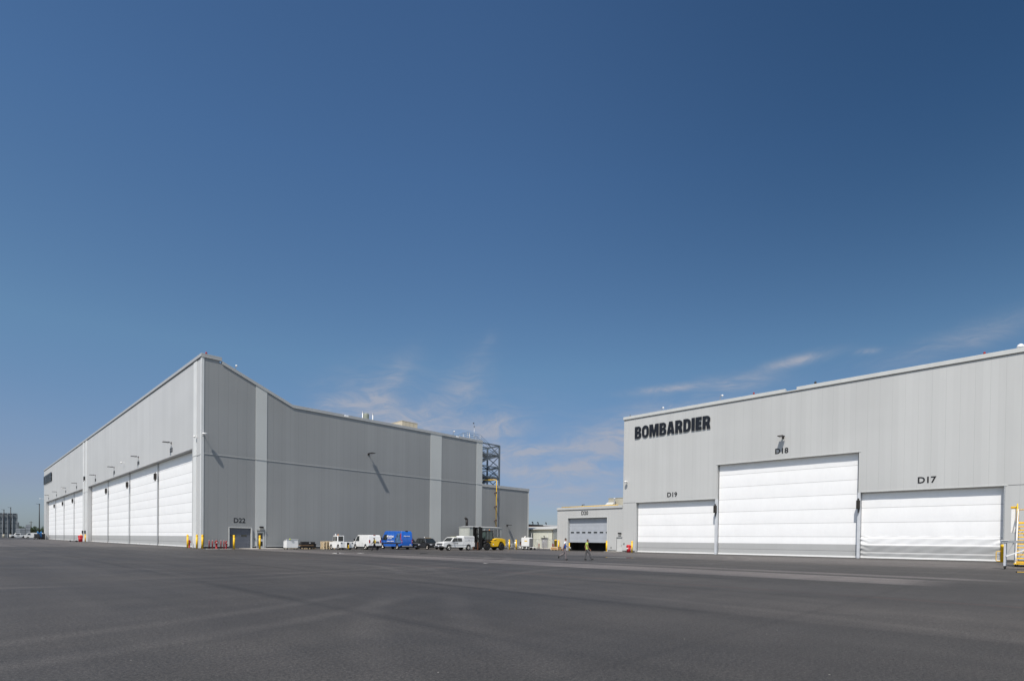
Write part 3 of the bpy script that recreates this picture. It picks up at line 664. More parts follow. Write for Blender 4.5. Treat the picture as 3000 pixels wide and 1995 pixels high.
for y,lab in ((35.40,None),(17.15,None)):
    b=MB(); b.box(XR-.05,XR+.45,y-.15,y+.15,0,8.1); o=b.build('door_guide_post',mat('guide_pale',(.52,.54,.57),.45,0,.08,1.),H2,bevel=.01)
    b=MB(); b.box(XR-.50,XR-.06,y-.18,y+.20,6.1,7.15); b.box(XR-.35,XR-.15,y-.06,y+.1,7.151,7.4); b.box(XR-.3,XR-.12,y-.05,y+.05,5.6,6.099); b.build('drive_unit',M_fix,o,bevel=.03)
b=MB(); b.box(XR-.02,XR+.02,3.62,3.74,0,8.1); b.build('door_edge_seal',M_gal,H2)
text('door_number','D17',FA(XR-.014,11.30,8.90),1.0 ,M_num,H2,.012,.026)
text('door_number','D18',FA(XR-.014,27.25,13.93),1.0 ,M_num,H2,.012,.026)
text('door_number','D19',FA(XR-.014,43.40,8.82),1.0 ,M_num,H2,.012,.026)
letters('hangar_sign','BOMBARDIER',FA(XR-.13,49.35,18.68),12.95,1.92,.07,M_black,'black raised BOMBARDIER sign near the top left of the right hangar','sign',(XR-.3,49.3,18.68))
# annex with the half open roller door
AN=thing('hangar_annex','low grey annex with half raised blue-grey roller door D20 beside the right hangar','building',(XR,65.85,0),world=True)
b=MB()
wall(b,PR,[51.535,65.85],lambda u:7.4,[(54.67,63.33,0,5.88),(51.60,52.68,0,2.42)],.5)
b.build('front_wall',M_wallR,AN,recalc=False)
b=MB(); b.poly([(XR,65.85,0),(112,65.85,0),(112,65.85,7.4),(XR,65.85,7.4)]); b.poly([(112,51.54,0),(112,65.85,0),(112,65.85,7.4),(112,51.54,7.4)]); b.build('side_walls',M_wallR,AN,recalc=False)
b=MB(); b.box(XR+.3,112,51.54,65.8,7.3,7.38); b.build('roof',M_roof,AN)
b=MB(); b.box(XR-.10,XR+.4,51.56,65.95,7.4,7.86); b.box(XR+.402,112,65.6,65.95,7.4,7.86); b.build('roof_trim',M_wallR,AN,bevel=.015)
b=MB(); b.box(XR-.125,XR-.101,51.56,65.95,7.38,7.42); b.build('drip_edge',M_base,AN)
b=MB(); b.box(XR+.54,XR+.60,54.67,63.33,1.5,5.86)
for z in (2.3,3.0,3.75,4.5,5.2): b.box(XR+.53,XR+.54,54.67,63.33,z,z+.02)
ro=b.build('roller_door',M_rdoor,AN)
for i in range(7):
    y=63.03-i*1.29
    b=MB(); b.box(XR+.505,XR+.529,max(54.70,y-.76),y,3.17,3.42); b.build('window',M_glass,ro,bevel=.02)
b=MB(); b.box(XR-.05,XR-.001,54.45,54.67,0,6.0); b.box(XR-.05,XR-.001,63.33,63.55,0,6.0); b.box(XR-.05,XR-.001,54.67,63.33,5.88,6.02); b.build('door_frame',M_trimL,AN)
b=MB(); b.box(XR+4,XR+4.1,53,65,0,7); b.box(XR+.62,XR+4,53.9,54.0,0,7); b.box(XR+.62,XR+4,64.,64.1,0,7)
b.build('interior_wall',mat('shade_darkened_interior',(.03,.03,.032),.9,0,.4,.6),AN)  # near-black wall colour, with the room's shade put into it
text('door_number','D20',FA(XR-.014,60.30,6.42),.97,M_num,AN,.012,.018,.92)
b=MB(); b.box(XR+.06,XR+.11,51.64,52.64,.05,2.38); pd=b.build('personnel_door',M_door,AN)
b=MB(); b.box(XR-.02,XR+.05,51.74,51.80,.95,1.25); b.build('handle',M_gal,pd)
b=MB(); b.box(XR-.07,XR-.001,51.54,52.74,2.42,2.56); b.box(XR-.05,XR-.001,52.68,52.74,0,2.42); b.build('door_canopy',M_trim,AN)
b=MB(); b.box(XR-.02,XR-.001,53.70,53.88,.55,.78); b.build('wall_socket',M_dark,AN)
wallpack((XR-.01,52.0,2.98),0,'black wall light over the plain grey door right of D20')
for ya,yb in((63.6,65.8),(52.8,54.4)): b=MB(); b.box(XR-.03,XR-.001,ya,yb,0,.25); b.build('plinth',M_base,AN)
b=MB(); b.box(75.6,78.2,50.9,53.4,-.2,.06); tag(b.build('concrete_pad',M_conc),kind='structure')
t=thing('wall_card_reader','small black card reader on the wall right of the plain grey door','card reader',(XR,51.2,1.37)); b=MB(); b.box(-.08,0,-.08,.08,-.12,.12); b.build('housing',M_dark,t,bevel=.01); b=MB(); b.box(-.095,-.081,-.04,.04,-.05,.05); b.build('keypad',M_gal,t)

# annex roof things
t=thing('roof_gas_pipe','long yellow pipe lying along the parapet above door D20','pipe',(79.1,59,7.9),world=True)
b=MB(); b.tube([(79.1,65.5,7.98),(79.1,53.0,7.98)],.075,8); b.build('pipe_run',M_yel,t)
b=MB()
for y in (64.8,62.,59.,56.,53.6): b.box(78.98,79.22,y-.05,y+.05,7.38,7.90)
b.build('pipe_supports',M_gal,t)
t=thing('roof_vent_elbow','small dark angled vent on the annex roof above number D20','vent',(79.6,61.1,7.4)); b=MB(); b.tube([(0,0,0),(0,0,.85),(0,-.05,.92),(0,-.55,.94)],.06); b.build('elbow_pipe',M_dark,t); b=MB(); b.lathe([(.14,0),(.10,.1)],(0,0,0),n=10); b.build('collar',M_gal,t)
t=thing('rooftop_air_unit','grey-beige rooftop air unit with sloped intake hood beside the right hangar corner','air conditioner',(84,57,7.4))
b=MB(); b.box(-.1,3.6,-1.9,1.35,.6,2.2); b.box(-.16,3.66,-1.96,1.41,2.201,2.28); b.build('casing',M_taupe,t,bevel=.03)
b=MB(); b.prism([(-.1,.75),(-.75,.95),(-.75,1.1),(-.1,1.5)],.0,1.6,'y'); b.build('intake_hood',M_trimL,t)
b=MB(); b.prism([(1.36,1.2),(1.9,.95),(1.9,1.1),(1.36,1.9)],.1,1.5,'x'); b.build('side_hood',M_trimL,t)
b=MB(); b.box(.1,3.4,-1.7,1.2,0,.599); b.build('curb',M_gal,t)
b=MB(); b.lathe([(.13,.5),(.13,2.1),(.18,2.12),(.18,2.22)],(-.65,-.35,0),n=10); b.build('vent_stack',M_wht,t)

# roof objects, left hangar
t=thing('roof_exhaust_drum','grey-green ribbed exhaust drum on the left hangar roof between two thin pipes','exhaust fan',(55.3,95,22.4)); b=MB(); b.lathe([(.42,0),(.42,.9),(.48,.95)],n=16); b.build('curb',M_gal,t); b=MB(); b.lathe([(.50,.96),(.56,1.4),(.56,3.2),(.50,3.42),(.1,3.5)],n=18); b.build('drum',mat('drum_green',(.20,.22,.18),.5,0,.1),t)
p0=thing('roof_vent_pipe','thin white vent pipe on the left hangar roof, left of the exhaust drum','vent pipe',(54.56,95,22.4),0,'vent pipes on the left hangar roof')
b=MB(); b.lathe([(.09,0),(.09,3.5)],n=8); b.build('pipe',M_whtr,p0); b=MB(); b.lathe([(.14,3.5),(.14,3.62),(.03,3.75)],n=8); b.build('cap',M_gal,p0)
copy_tree(p0,None,(56.75,95,22.4),None,'thin white vent pipe on the left hangar roof, right of the exhaust drum')
t=thing('rooftop_box_unit','beige box air unit on the left hangar roof','air conditioner',(61.5,92,22.4)); b=MB(); b.box(0,3.67,0,4.2,.3,2.65); b.box(-.05,3.72,-.05,4.25,2.651,2.72); b.build('casing',mat('beige_metal',(.50,.44,.33),.5,0,.08,1.),t,bevel=.02); b=MB(); b.box(.1,3.5,.1,4.1,0,.299); b.build('curb',M_gal,t)
b=MB(); 
for x in (.9,1.83,2.75): b.box(x-.012,x+.012,-.012,-.002,.35,2.6)
b.build('panel_seams',M_base,t)
def beacon(loc,label,m_,s=1.,h=.25):
    t=thing('roof_beacon',label,'roof light',loc); b=MB(); b.lathe([(.05*s,0),(.05*s,h)],n=8); b.build('stem',M_gal,t); b=MB(); b.lathe([(.10*s,h),(.11*s,h+.12*s),(.05*s,h+.22*s)],n=10); b.build('lens',m_,t)
beacon((25.0,YB+.2,27.78),'small red light on top of the left hangar corner',M_red,1.3,.05)
beacon((XR+.2,50.5,22.55),'tiny dark rod light on the right hangar roof near the left end',M_dark,.9,.05)
beacon((XR+.2,30.3,22.55),'tiny red light on the right hangar roof just left of the parapet gap',M_red,1.2,.1)
beacon((XR+.2,22.4,22.55),'tiny black lamp on the right hangar roof just right of the parapet gap',M_dark,1.4,.05)
beacon((XR+.2,5.6,22.55),'tiny red light on the right hangar roof near the right end',M_red,1.1,.05)
def roof_cam(loc,label,h=.8):
    t=thing('roof_camera_mast',label,'roof camera',loc); b=MB(); b.tube([(0,0,0),(0,0,h),(.0,-.12,h+.15),(0,-.32,h+.15)],.04); b.build('mast',M_gal,t); b=MB(); b.lathe([(.05,.0),(.15,-.05),(.13,-.22),(.04,-.30)],(0,-.34,h+.18),n=10); b.build('dome',M_wht,t)
roof_cam((29.0,YB+.3,26.3),'short white camera mast on the sloping roof edge near the left hangar peak',.7)
roof_cam((70.6,YB+.4,22.8),'white camera mast on the roof edge left of the rooftop railing',.8)
roof_cam((XR+.3,44.8,22.5),'thin camera mast on the right hangar roof above the sign',.5)
roof_cam((XR+.3,35.2,22.5),'white camera mast on the right hangar roof left of the parapet gap',.75)
t=thing('roof_dome','white dome on the right hangar roof at the right edge of the photo','dome',(XR+1.2,2.75,22.5)); b=MB(); b.lathe([(.12,0),(.12,.35)],n=10); b.build('base',M_gal,t); b=MB(); b.lathe([(.30,.35),(.32,.5),(.25,.68),(.1,.78)],n=16); b.build('radome',M_wht,t)
t=thing('weather_mast','thin mast with a dark ball top rising from the rooftop railing','mast',(78.9,90.3,22.8)); b=MB(); b.tube([(0,0,0),(0,0,3.6)],[.05,.03]); b.tube([(0,0,3.6),(-.2,0,4.2)],.012,6); b.build('pole',M_gal,t); b=MB(); b.sphere((-.2,0,4.30),.17,10,(1,1,.8)); b.build('ball',M_dark,t)
b=MB(); b.box(-.1,.1,-.1,.1,3.5,3.72); b.build('sensor_box',M_steel,t)

# steel stair tower
ST=thing('stair_tower','galvanised steel zigzag stair tower behind the right end of the left hangar','stair tower',(82.3,92,13.2),world=True)
X0,X1,Y0,Y1=78.35,86.3,90.,94.
lv=[13.2,15.9,18.2,20.9,23.15]
for x,y in ((X1,Y0),(X1,Y1),(X0+.2,Y0),(X0+.2,Y1)): 
    b=MB(); b.box(x-.15,x+.15,y-.15,y+.15,13.18,lv[-1]+.1); b.build('post',M_steel,ST)
b=MB()
for z in lv[1:]:
    for y in (Y0,Y1): b.bar((X0+.36,y,z),(X1-.16,y,z),.18,.26)
    b.bar((X1,Y0+.16,z),(X1,Y1-.16,z),.18,.24)
b.build('beams',M_steel,ST)
b=MB()
for i in range(4):
    za,zb=lv[i]+.1,lv[i+1]-.15
    if i%2: b.bar((X1-.1,Y0,za),(X1-3.4,Y0,zb),.12,.16)
    b.bar((X0+.2,Y0+.02,za+.1),(X1-.1,Y0+.02,zb),.16,.22)
    b.bar((X1,Y0+.1,za),(X1,Y1-.1,zb),.11,.15); b.bar((X1,Y1-.1,za),(X1,Y0+.1,zb),.09,.13)
    b.bar((X1-.1,Y1,za),(X0+.3,Y1,zb),.12,.16)
b.build('braces',M_steel,ST)
for i in range(4):
    za,zb=lv[i],lv[i+1]; xa,xb=(X0+1.2,X1-1.3) if i%2==0 else (X1-1.3,X0+1.2)
    y=Y0+1.0 if i%2==0 else Y1-1.0
    b=MB()
    for s in(-.6,.6): b.bar((xa,y+s,za),(xb,y+s,zb),.09,.42)
    nn=12
    for k in range(nn):
        t=(k+.5)/nn; b.box(xa+(xb-xa)*t-.17,xa+(xb-xa)*t+.17,y-.57,y+.57,za+(zb-za)*t-.02,za+(zb-za)*t+.02)
    b.poly([(xa,y-.57,za-.17),(xb,y-.57,zb-.17),(xb,y+.57,zb-.17),(xa,y+.57,za-.17)])
    fl=b.build('stair_flight',M_steel,ST)
    b=MB()
    for s in(-.62,.62):
        for hh in(.55,1.05): b.tube([(xa,y+s,za+hh),(xb,y+s,zb+hh)],.028,6)
        for k in range(6):
            t=k/5; b.tube([(xa+(xb-xa)*t,y+s,za+(zb-za)*t),(xa+(xb-xa)*t,y+s,za+(zb-za)*t+1.05)],.022,6)
    b.build('handrail',M_steel,fl)
    xl0,xl1=(X1-1.25,X1-.2) if i%2==0 else (X0+.4,X0+1.2)
    b=MB(); b.box(xl0,xl1,Y0+.2,Y1-.2,zb-.06,zb); b.build('landing',M_steel,ST)
    b=MB(); xe=X1-.25 if i%2==0 else X0+.45
    for hh in(.5,1.0): b.tube([(xl0,Y0+.18,zb+hh),(xl1,Y0+.18,zb+hh)],.025,6); b.tube([(xe,Y0+.2,zb+hh),(xe,Y1-.2,zb+hh)],.025,6)
    for yy in(Y0+.2,Y0+1.4,Y0+2.6,Y1-.2): b.tube([(xe,yy,zb),(xe,yy,zb+1.0)],.025,6)
    b.build('landing_rail',M_steel,ST)
RL=thing('roof_railing','thin steel railing stepping up over the roof edge beside the stair tower','railing',(77.5,90,22.5),world=True)
path=[(74.3,90,23.75),(75.7,90,24.35),(76.7,90,24.85),(78.6,90,24.82),(80.4,90,24.78),(82.9,90,23.3)]
b=MB()
for dz in(0,-.45,-.85): b.tube([(x,y,z+dz) for x,y,z in path[1 if dz else 0:]],.028,6)
b.tube([(x,y+1.4,z) for x,y,z in path],.028,6); b.tube([(x,y+1.4,z-.45) for x,y,z in path[1:]],.025,6); b.build('rails',M_steel,RL)
b=MB()
for x,y,z in path[1:5]:
    for dy in(0,1.4): b.tube([(x,y+dy,22.4),(x,y+dy,z)],.03,6)
b.tube([(77.25,90,22.4),(77.25,90,24.85)],.07,8)
b.build('rail_posts',M_gal,RL)
# gas riser on the low wing
t=thing('gas_riser_pipe','tall yellow gas pipe rising up the low wing wall to the stair tower','pipe',(82.0,86.3,0),world=True)
b=MB(); b.tube([(82.0,86.3,3.2),(82.0,86.3,14.7),(82.0,86.5,14.82),(81.8,86.9,14.86),(80.3,89.8,14.86),(78.6,89.9,14.86)],.085,10); b.build('pipe_run',M_yel,t)
for z in(6.,9.,12.):
    b=MB(); b.box(81.86,82.14,86.35,86.84,z-.05,z+.05); b.box(81.78,82.12,86.2,86.34,z-.1,z+.2); b.build('pipe_clamp',mat('rusty_clamp',(.10,.05,.03),.7),t)
b=MB(); b.tube([(82.0,86.3,.0),(82.0,86.3,3.2)],.07,8); b.lathe([(.16,2.2),(.22,2.4),(.16,2.6)],(82.0,86.3,0),n=10); b.build('riser_base',M_gal,t)

# shed, brick building, fence in the gap
SH=thing('utility_shed','low beige ribbed metal shed in the gap between the hangars','shed',(96,81.9,0),world=True)
b=MB(); b.poly([(96,81.9,0),(96,102,0),(96,102,4.4),(96,81.9,4.4)]); b.build('front_wall',M_beige,SH,recalc=False)
b=MB(); b.poly([(96,81.9,0),(106,81.9,0),(106,81.9,4.4),(101,81.9,5.1),(96,81.9,4.4)]); b.build('end_wall',M_beige2,SH,recalc=False)
b=MB(); b.prism([(95.7,4.40),(101,5.14),(106.3,4.40),(106.3,4.52),(101,5.26),(95.7,4.52)],81.7,102.2,'y'); b.build('roof',panel_mat('ribbed_roof',(.5,.5,.47),1,.6,0.,.05,.5),SH)
b=MB(); b.box(95.62,95.98,81.7,102,4.22,4.38); b.box(95.86,95.98,81.95,82.08,0,4.2); b.build('gutter',mat('gutter_brown',(.16,.15,.12),.6),SH)
b=MB(); b.box(95.93,95.99,83.56,85.35,.18,2.3); dd=b.build('door',mat('shed_door',(.30,.30,.31),.5,0,.1,1.),SH)
b=MB(); b.box(95.90,95.925,84.6,84.85,1.45,1.62); b.build('door_sign',mat('navy_sign',(.04,.04,.16),.5),dd)
b=MB(); b.box(95.75,95.99,83.4,85.5,2.32,2.42); b.build('door_canopy',M_dark,SH)
t=thing('shed_light','small dark light above the shed door','wall light',(96,84.5,2.75)); b=MB(); b.tube([(0,0,-.1),(-.2,0,0)],.04); b.build('bracket',M_dark,t); b=MB(); b.sphere((-.22,0,.05),.13,8); b.build('globe',M_dark,t)
BR=thing('brick_building','long low red-brown brick building far behind the shed','building',(149,140,0),world=True)
b=MB(); b.box(130,190,140,175,0,7.55); b.build('wall',M_brick,BR)
b=MB(); b.box(129.9,158,139.9,175,7.551,7.95); b.build('roof_edge',M_dark,BR); b=MB(); b.box(158.01,190,139.9,175,7.551,8.05); b.build('pale_roof_edge',M_wht,BR)
g0=None
for x,h,l in((153.3,8.9,'left'),(156.3,9.05,'middle'),(161.,9.0,'right')):
    lab='dark gooseneck vent on the far brick building, %s of three'%l
    if g0 is None:
        g0=thing('gooseneck_vent',lab,'vent',(x,141,7.9),0,'gooseneck vents on the brick building')
        b=MB(); b.tube([(0,0,0),(0,0,.75),(-.08,0,.95),(-.25,0,1.03),(-.42,0,.98),(-.5,0,.8)],.17,8); b.build('duct',M_dark,g0)
        b=MB(); b.lathe([(.26,0),(.2,.12)],n=8); b.build('collar',M_gal,g0)
    else: copy_tree(g0,None,(x,141,7.9),None,lab)
FN=thing('chain_link_fence','thin chain-link fence in front of the beige shed','fence',(84.5,75,0),world=True)
fp=[(88.5,82.0),(87.0,78.6),(85.4,75.4),(83.6,71.4),(82.6,69.2),(81.6,66.4)]
for (x,y) in fp:
    b=MB(); b.tube([(x,y,0),(x,y,2.05)],.035,8); b.lathe([(.05,2.05),(.02,2.12)],(x,y,0),n=8); b.build('post',M_gal,FN)
b=MB(); b.tube([(x,y,2.0) for x,y in fp],.025,6); b.tube([(x,y,.95) for x,y in fp],.008,4); b.build('top_rail',M_gal,FN)
b=MB()
for (xa,ya),(xb,yb) in zip(fp,fp[1:]):
    L=math.hypot(xb-xa,yb-ya); dx,dy=(xb-xa)/L,(yb-ya)/L; st=.17; k=0
    while k*st<L:
        s0=k*st
        for sg in(1,-1):
            p=[];
            for z in(0.08,1.98):
                s_=s0+(z*.55)*sg - (0 if sg>0 else -1.05)
                p.append((s_,z))
            (sa,za),(sb,zb)=p
            lo,hi=0,L
            def cl(sa,za,sb,zb):
                if sa>sb: sa,za,sb,zb=sb,zb,sa,za
                if sb<=0 or sa>=L: return None
                if sa<0: t=(0-sa)/(sb-sa); za=za+(zb-za)*t; sa=0
                if sb>L: t=(L-sa)/(sb-sa); zb=za+(zb-za)*t; sb=L
                return sa,za,sb,zb
            c=cl(sa,za,sb,zb)
            if c and abs(c[2]-c[0])>.02: b.bar((xa+dx*c[0],ya+dy*c[0],c[1]),(xa+dx*c[2],ya+dy*c[2],c[3]),.005,.005)
        k+=1
b.build('mesh',M_gal,FN)
fpole=thing('thin_pole','tall thin grey pole behind the fence left of the shed door','pole',(94.2,87.0,0),0,'thin poles by the shed'); b=MB(); b.tube([(0,0,0),(0,0,3.5)],.05,8); b.build('shaft',M_gal,fpole); b=MB(); b.lathe([(.1,0),(.1,.15)],n=8); b.build('base',M_conc,fpole)
copy_tree(fpole,None,(95.3,83.1,0),None,'tall thin grey pole right of the shed door')

# ------------------------------------------------------------------ bollards, hydrants, bins
def bollard(r=.13,h=1.95):
    t=thing('bollard','-','bollard',(0,0,0),0,'yellow steel bollards')
    b=MB(); b.lathe([(r,0),(r,h-.28)],n=16); b.build('post',M_yel,t)
    b=MB(); b.lathe([(r+.012,h-.279),(r+.012,h-.24),(r+.004,h-.23),(r+.004,h-.06),(r*.8,h-.01),(r*.35,h)],n=16); b.build('cap',M_yel,t)
    b=MB(); b.lathe([(r+.016,.02),(r+.016,.0)],n=16); b.lathe([(r+.02,0),(r+.02,.015)],n=16); b.build('base_ring',M_base,t)
    return t
BL=[((23.45,89.8),'yellow bollard in front of the white door end, left of the single red hydrant'),((23.48,85.5),'yellow bollard just left of the left hangar corner'),((23.9,84.5),'yellow bollard right at the left hangar corner, beside the dark wall'),
 ((26.80,80.8),'yellow bollard in front of overhead door D22'),((30.14,80.5),'yellow bollard in front of the glazed personnel door'),((22.6,181.3),'far yellow bollard beside the distant red bin'),((23.6,182.1),'far yellow bollard at the right side of the pier between the bays'),
 ((70.9,71.0),'yellow bollard right of the yellow forklift'),((73.5,71.8),'yellow bollard immediately left of the white ground cart'),((75.8,60.9),'yellow bollard at the left side of the half open D20 door'),((76.0,53.1),'yellow bollard at the right side of door D20'),((74.6,47.3),'yellow bollard in front of the red bin by door D19'),
 ((59.5,74.5),'yellow bollard top showing behind the bonnet of the white pickup'),((78.0,65.2),'yellow bollard behind the man in blue and white'),((75.2,71.3),'slim yellow post in front of the white ground cart')]
B0=bollard()
for i,((x,y),lab) in enumerate(BL):
    o=B0 if i==0 else copy_tree(B0)
    o.location=(x,y,0); o['label']=lab
    if 'slim' in lab: o.scale=(.55,.55,.75)
    elif 'D20 door' in lab: o.scale=(.8,.8,.72)
    elif x>70: o.scale=(1,1,.95)
t=thing('guard_post','thick yellow guard post beside the wooden crate and annex corner','guard post',(82.8,69.9,0)); b=MB(); b.lathe([(.34,0),(.34,1.75),(.36,1.76),(.36,1.88),(.25,1.95)],n=18); b.build('post',M_yel,t); b=MB(); b.lathe([(.37,.0),(.37,.06)],n=18); b.build('base_ring',M_base,t)
t=thing('guard_post','thick yellow guard post with a tubular hoop at the right end of door D17','guard post',(76.6,3.6,0)); b=MB(); b.lathe([(.22,0),(.22,1.55),(.24,1.56),(.24,1.80),(.15,1.87)],n=18); b.build('post',M_yel,t)
b=MB(); b.tube([(-.05,.05,.12),(-.05,.48,.12),(-.05,.55,.2),(-.05,.55,1.05),(-.05,.48,1.15),(-.05,.05,1.15)],.035,8); b.build('hoop',M_yel,t)
def hydrant():
    t=thing('fire_hydrant','-','fire hydrant',(0,0,0),0,'red fire hydrants')
    b=MB(); b.lathe([(.19,0),(.19,.05),(.13,.07),(.125,.68),(.16,.70),(.16,.76),(.13,.78),(.135,.98),(.17,1.0),(.17,1.04),(.12,1.12),(.05,1.17)],n=16); b.build('barrel',M_red,t)
    b=MB(); b.lathe([(.03,1.17),(.03,1.24)],n=6); b.build('top_nut',M_gal,t)
    b=MB(); b.lathe([(.075,-.30),(.075,-.24),(.06,-.24),(.06,.24),(.075,.24),(.075,.30)],(0,0,.86),'x',10); b.build('side_outlet',M_red,t)
    b=MB(); b.lathe([(.085,-.28),(.085,-.10)],(0,0,.86),'y',12); b.build('front_cap',mat('cap_grey',(.6,.6,.58),.4),t)
    return t
h0=hydrant(); h0.location=(25.3,83.2,0); h0['label']='red fire hydrant with pale cap between the red posts'
copy_tree(h0,None,(24.05,91.3,0),R(-60),'red fire hydrant between two yellow bollards at the white door end')
copy_tree(h0,None,(25.75,80.6,0),R(40),'red hydrant standing just behind the rightmost red post').scale=(.75,.75,.97)
copy_tree(h0,None,(83.2,71.0,0),R(60),'red hydrant by the fence left of the thick yellow guard post').scale=(.8,.8,1.0)
rp=thing('red_post','-','post',(0,0,0),0,'slim red posts round the hydrant')
b=MB(); b.lathe([(.075,0),(.075,1.08)],n=12); b.build('post',mat('post_red',(.17,.006,.009),.45,0,.15,3.),rp); b=MB(); b.lathe([(.075,1.081),(.05,1.16),(.01,1.22)],n=12); b.build('pale_tip',mat('tip_pale',(.5,.30,.28),.5),rp)
for i,((x,y),lab) in enumerate([((23.85,81.4),'leftmost slim red post before the dark wall'),((23.95,80.4),'second slim red post, left of the red hydrant'),((25.6,82.3),'slim red post right of the red hydrant'),((25.35,80.3),'rightmost slim red post before the dark wall')]):
    o=rp if i==0 else copy_tree(rp); o.location=(x,y,0); o['label']=lab
o=copy_tree(rp,None,(85.6,76.9,0),None,'slim red post at the fence before the shed door'); o.scale=(1.3,1.3,1); o['group']='red posts by the fence'
b=MB(); b.box(23.2,24.6,79.9,80.6,-.2,.04); tag(b.build('concrete_pad',M_pale),kind='structure'); b=MB(); b.box(24.9,26.2,79.9,80.6,-.2,.04); tag(b.build('concrete_pad',M_pale),kind='structure')
b=MB(); b.box(29.4,34.8,80.8,86.6,-.2,.03); tag(b.build('concrete_pad',M_conc),kind='structure')
def red_bin(loc,label,s=1.):
    t=thing('red_bin',label,'waste bin',loc,0,'red bins by the doors'); t.scale=(s,s,s)
    b=MB(); b.lathe([(.30,0),(.36,.95)],n=20); b.build('body',M_bin,t); b=MB(); b.lathe([(.39,.90),(.40,1.0),(.37,1.1),(.25,1.2),(.1,1.22)],n=20); b.build('lid',M_bin,t)
    b=MB(); b.box(-.42,-.36,-.14,.14,.55,.72); b.build('label_plate',M_wht,t)
    return t
red_bin((75.6,48.55,0),'red round waste bin beside the right hangar door D19'); red_bin((22.4,180.4,0),'distant red bin at the foot of the left hangar pier',1.4)

# ------------------------------------------------------------------ vehicles
def wheel(parent,x,y,r,w,side,rimm=None,name='wheel'):
    b=MB(); b.lathe([(r*.58,-w/2),(r*.9,-w/2),(r,-w*.32),(r,w*.32),(r*.9,w/2),(r*.58,w/2)],(x,y,r),'y',24,cap=False); b.lathe([(r*.57,-w*.3),(r*.57,w*.3)],(x,y,r),'y',16); o=b.build(name,M_rubber,parent)
    b=MB(); yo=y+side*w*.5
    b.lathe([(r*.58,0),(r*.55,-side*.03),(r*.2,-side*.02),(r*.16,side*.01)],(x,yo,r),'y',20,cap=False)
    for k in range(6):
        a=2*PI*k/6; b.bar((x+math.cos(a)*r*.12,yo-side*.005,r+math.sin(a)*r*.12),(x+math.cos(a)*r*.54,yo-side*.02,r+math.sin(a)*r*.54),.03,r*.16,up=(0,1,0))
    b.lathe([(r*.16,-.02),(r*.14,.02)],(x,yo,r),'y',12)
    b.build('rim',rimm or M_ss,o); return o
def arch(cx,r,z0,n=8):
    """points along a wheel arch from +x side to -x side at height z0 (profile runs clockwise along the sill)"""
    a0=math.asin(max(-.95,min(.95,(z0-r*.92)/r))) if False else 0
    return [(cx+r*math.cos(t),z0+r*1.0*math.sin(t)) for t in [PI*i/n for i in range(n+1)]]
class Car:
    def __init__(s,name,label,cat,loc,rz,hw,narrow,z0,z1,scale=1.,group='vehicles parked by the side wall'):
        s.t=thing(name,label,cat,loc,rz,group); s.t.scale=(scale,)*3; s.hw0=hw; s.nr=narrow; s.z0=z0; s.z1=z1
    def w(s,z): 
        k=min(1,max(0,(z-s.z0)/(s.z1-s.z0))); return s.hw0-s.nr*k*k
    def body(s,pts,m_,name='body',bevel=.07):
        b=MB(); k=len(pts)
        A=[b.v((x,-s.w(z),z)) for x,z in pts]; B=[b.v((x,s.w(z),z)) for x,z in pts]
        for i in range(k): b.b.faces.new((A[i],A[(i+1)%k],B[(i+1)%k],B[i]))
        b.b.faces.new(A); b.b.faces.new(B[::-1])
        return b.build(name,m_,s.t,bevel=bevel,seg=3)
    def side(s,pts,m_,sd,name='side_window',proud=.008,parent=None,th=.012):
        b=MB(); A=[b.v((x,sd*(s.w(z)+proud),z)) for x,z in pts]; B=[b.v((x,sd*(s.w(z)+proud-th-.02),z)) for x,z in pts]; k=len(pts)
        for i in range(k): b.b.faces.new((A[i],A[(i+1)%k],B[(i+1)%k],B[i]))
        b.b.faces.new(A); b.b.faces.new(B[::-1]); return b.build(name,m_,parent or s.t)
    def glass(s,p,q,m_,inset=.10,name='windscreen',proud=.012,dy=(0,0),parent=None):
        """panel lying on the slope between profile points p and q"""
        (xa,za),(xb,zb)=p,q; d=Vector((xb-xa,0,zb-za)).normalized(); nrm=Vector((-d.z,0,d.x)) 
        wa,wb=s.w(za)-inset,s.w(zb)-inset*1.4
        o1=nrm*proud; b=MB()
        P=[Vector((xa,-wa,za)),Vector((xa,wa,za)),Vector((xb,wb,zb)),Vector((xb,-wb,zb))]
        A=[b.v(x+o1) for x in P]; B=[b.v(x-o1) for x in P]
        for i in range(4): b.b.faces.new((A[i],A[(i+1)%4],B[(i+1)%4],B[i]))
        b.b.faces.new(A); b.b.faces.new(B[::-1]); return b.build(name,m_,parent or s.t)
    def box(s,name,m_,x0,x1,y0,y1,z0,z1,bevel=0,parent=None):
        b=MB(); b.box(x0,x1,y0,y1,z0,z1); return b.build(name,m_,parent or s.t,bevel=bevel)
    def mirrors(s,x,z,m_,sz=.2):
        for sd in(-1,1):
            w=s.w(z); b=MB(); b.bar((x,sd*w,z-.08),(x+.05,sd*(w+.16),z),.04); b.cbox((x+.05,sd*(w+.24),z+.05),(.10,.2,sz*1.4)); b.build('mirror',m_,s.t,bevel=.02)
M_vw=mat('van_white',(.74,.745,.74),.28,0,.02,.6,spec=.5,coat=.4)
M_blue=mat('van_blue',(.012,.115,.50),.3,0,.08,1.,spec=.5,coat=.4)
M_carblk=mat('car_black',(.008,.008,.010),.12,0,.2,2.,spec=.6,coat=.8)
M_cardk=mat('car_charcoal',(.02,.022,.026),.2,0,.2,2.,spec=.6,coat=.6)
M_tl=mat('tail_red',(.30,.01,.012),.2)
M_hl=mat('headlamp',(.65,.66,.68),.12,.3,.2,12.)
M_chrome=mat('chrome',(.7,.7,.7),.15,.9,.1)
M_plate=mat('number_plate',(.55,.57,.62),.5)

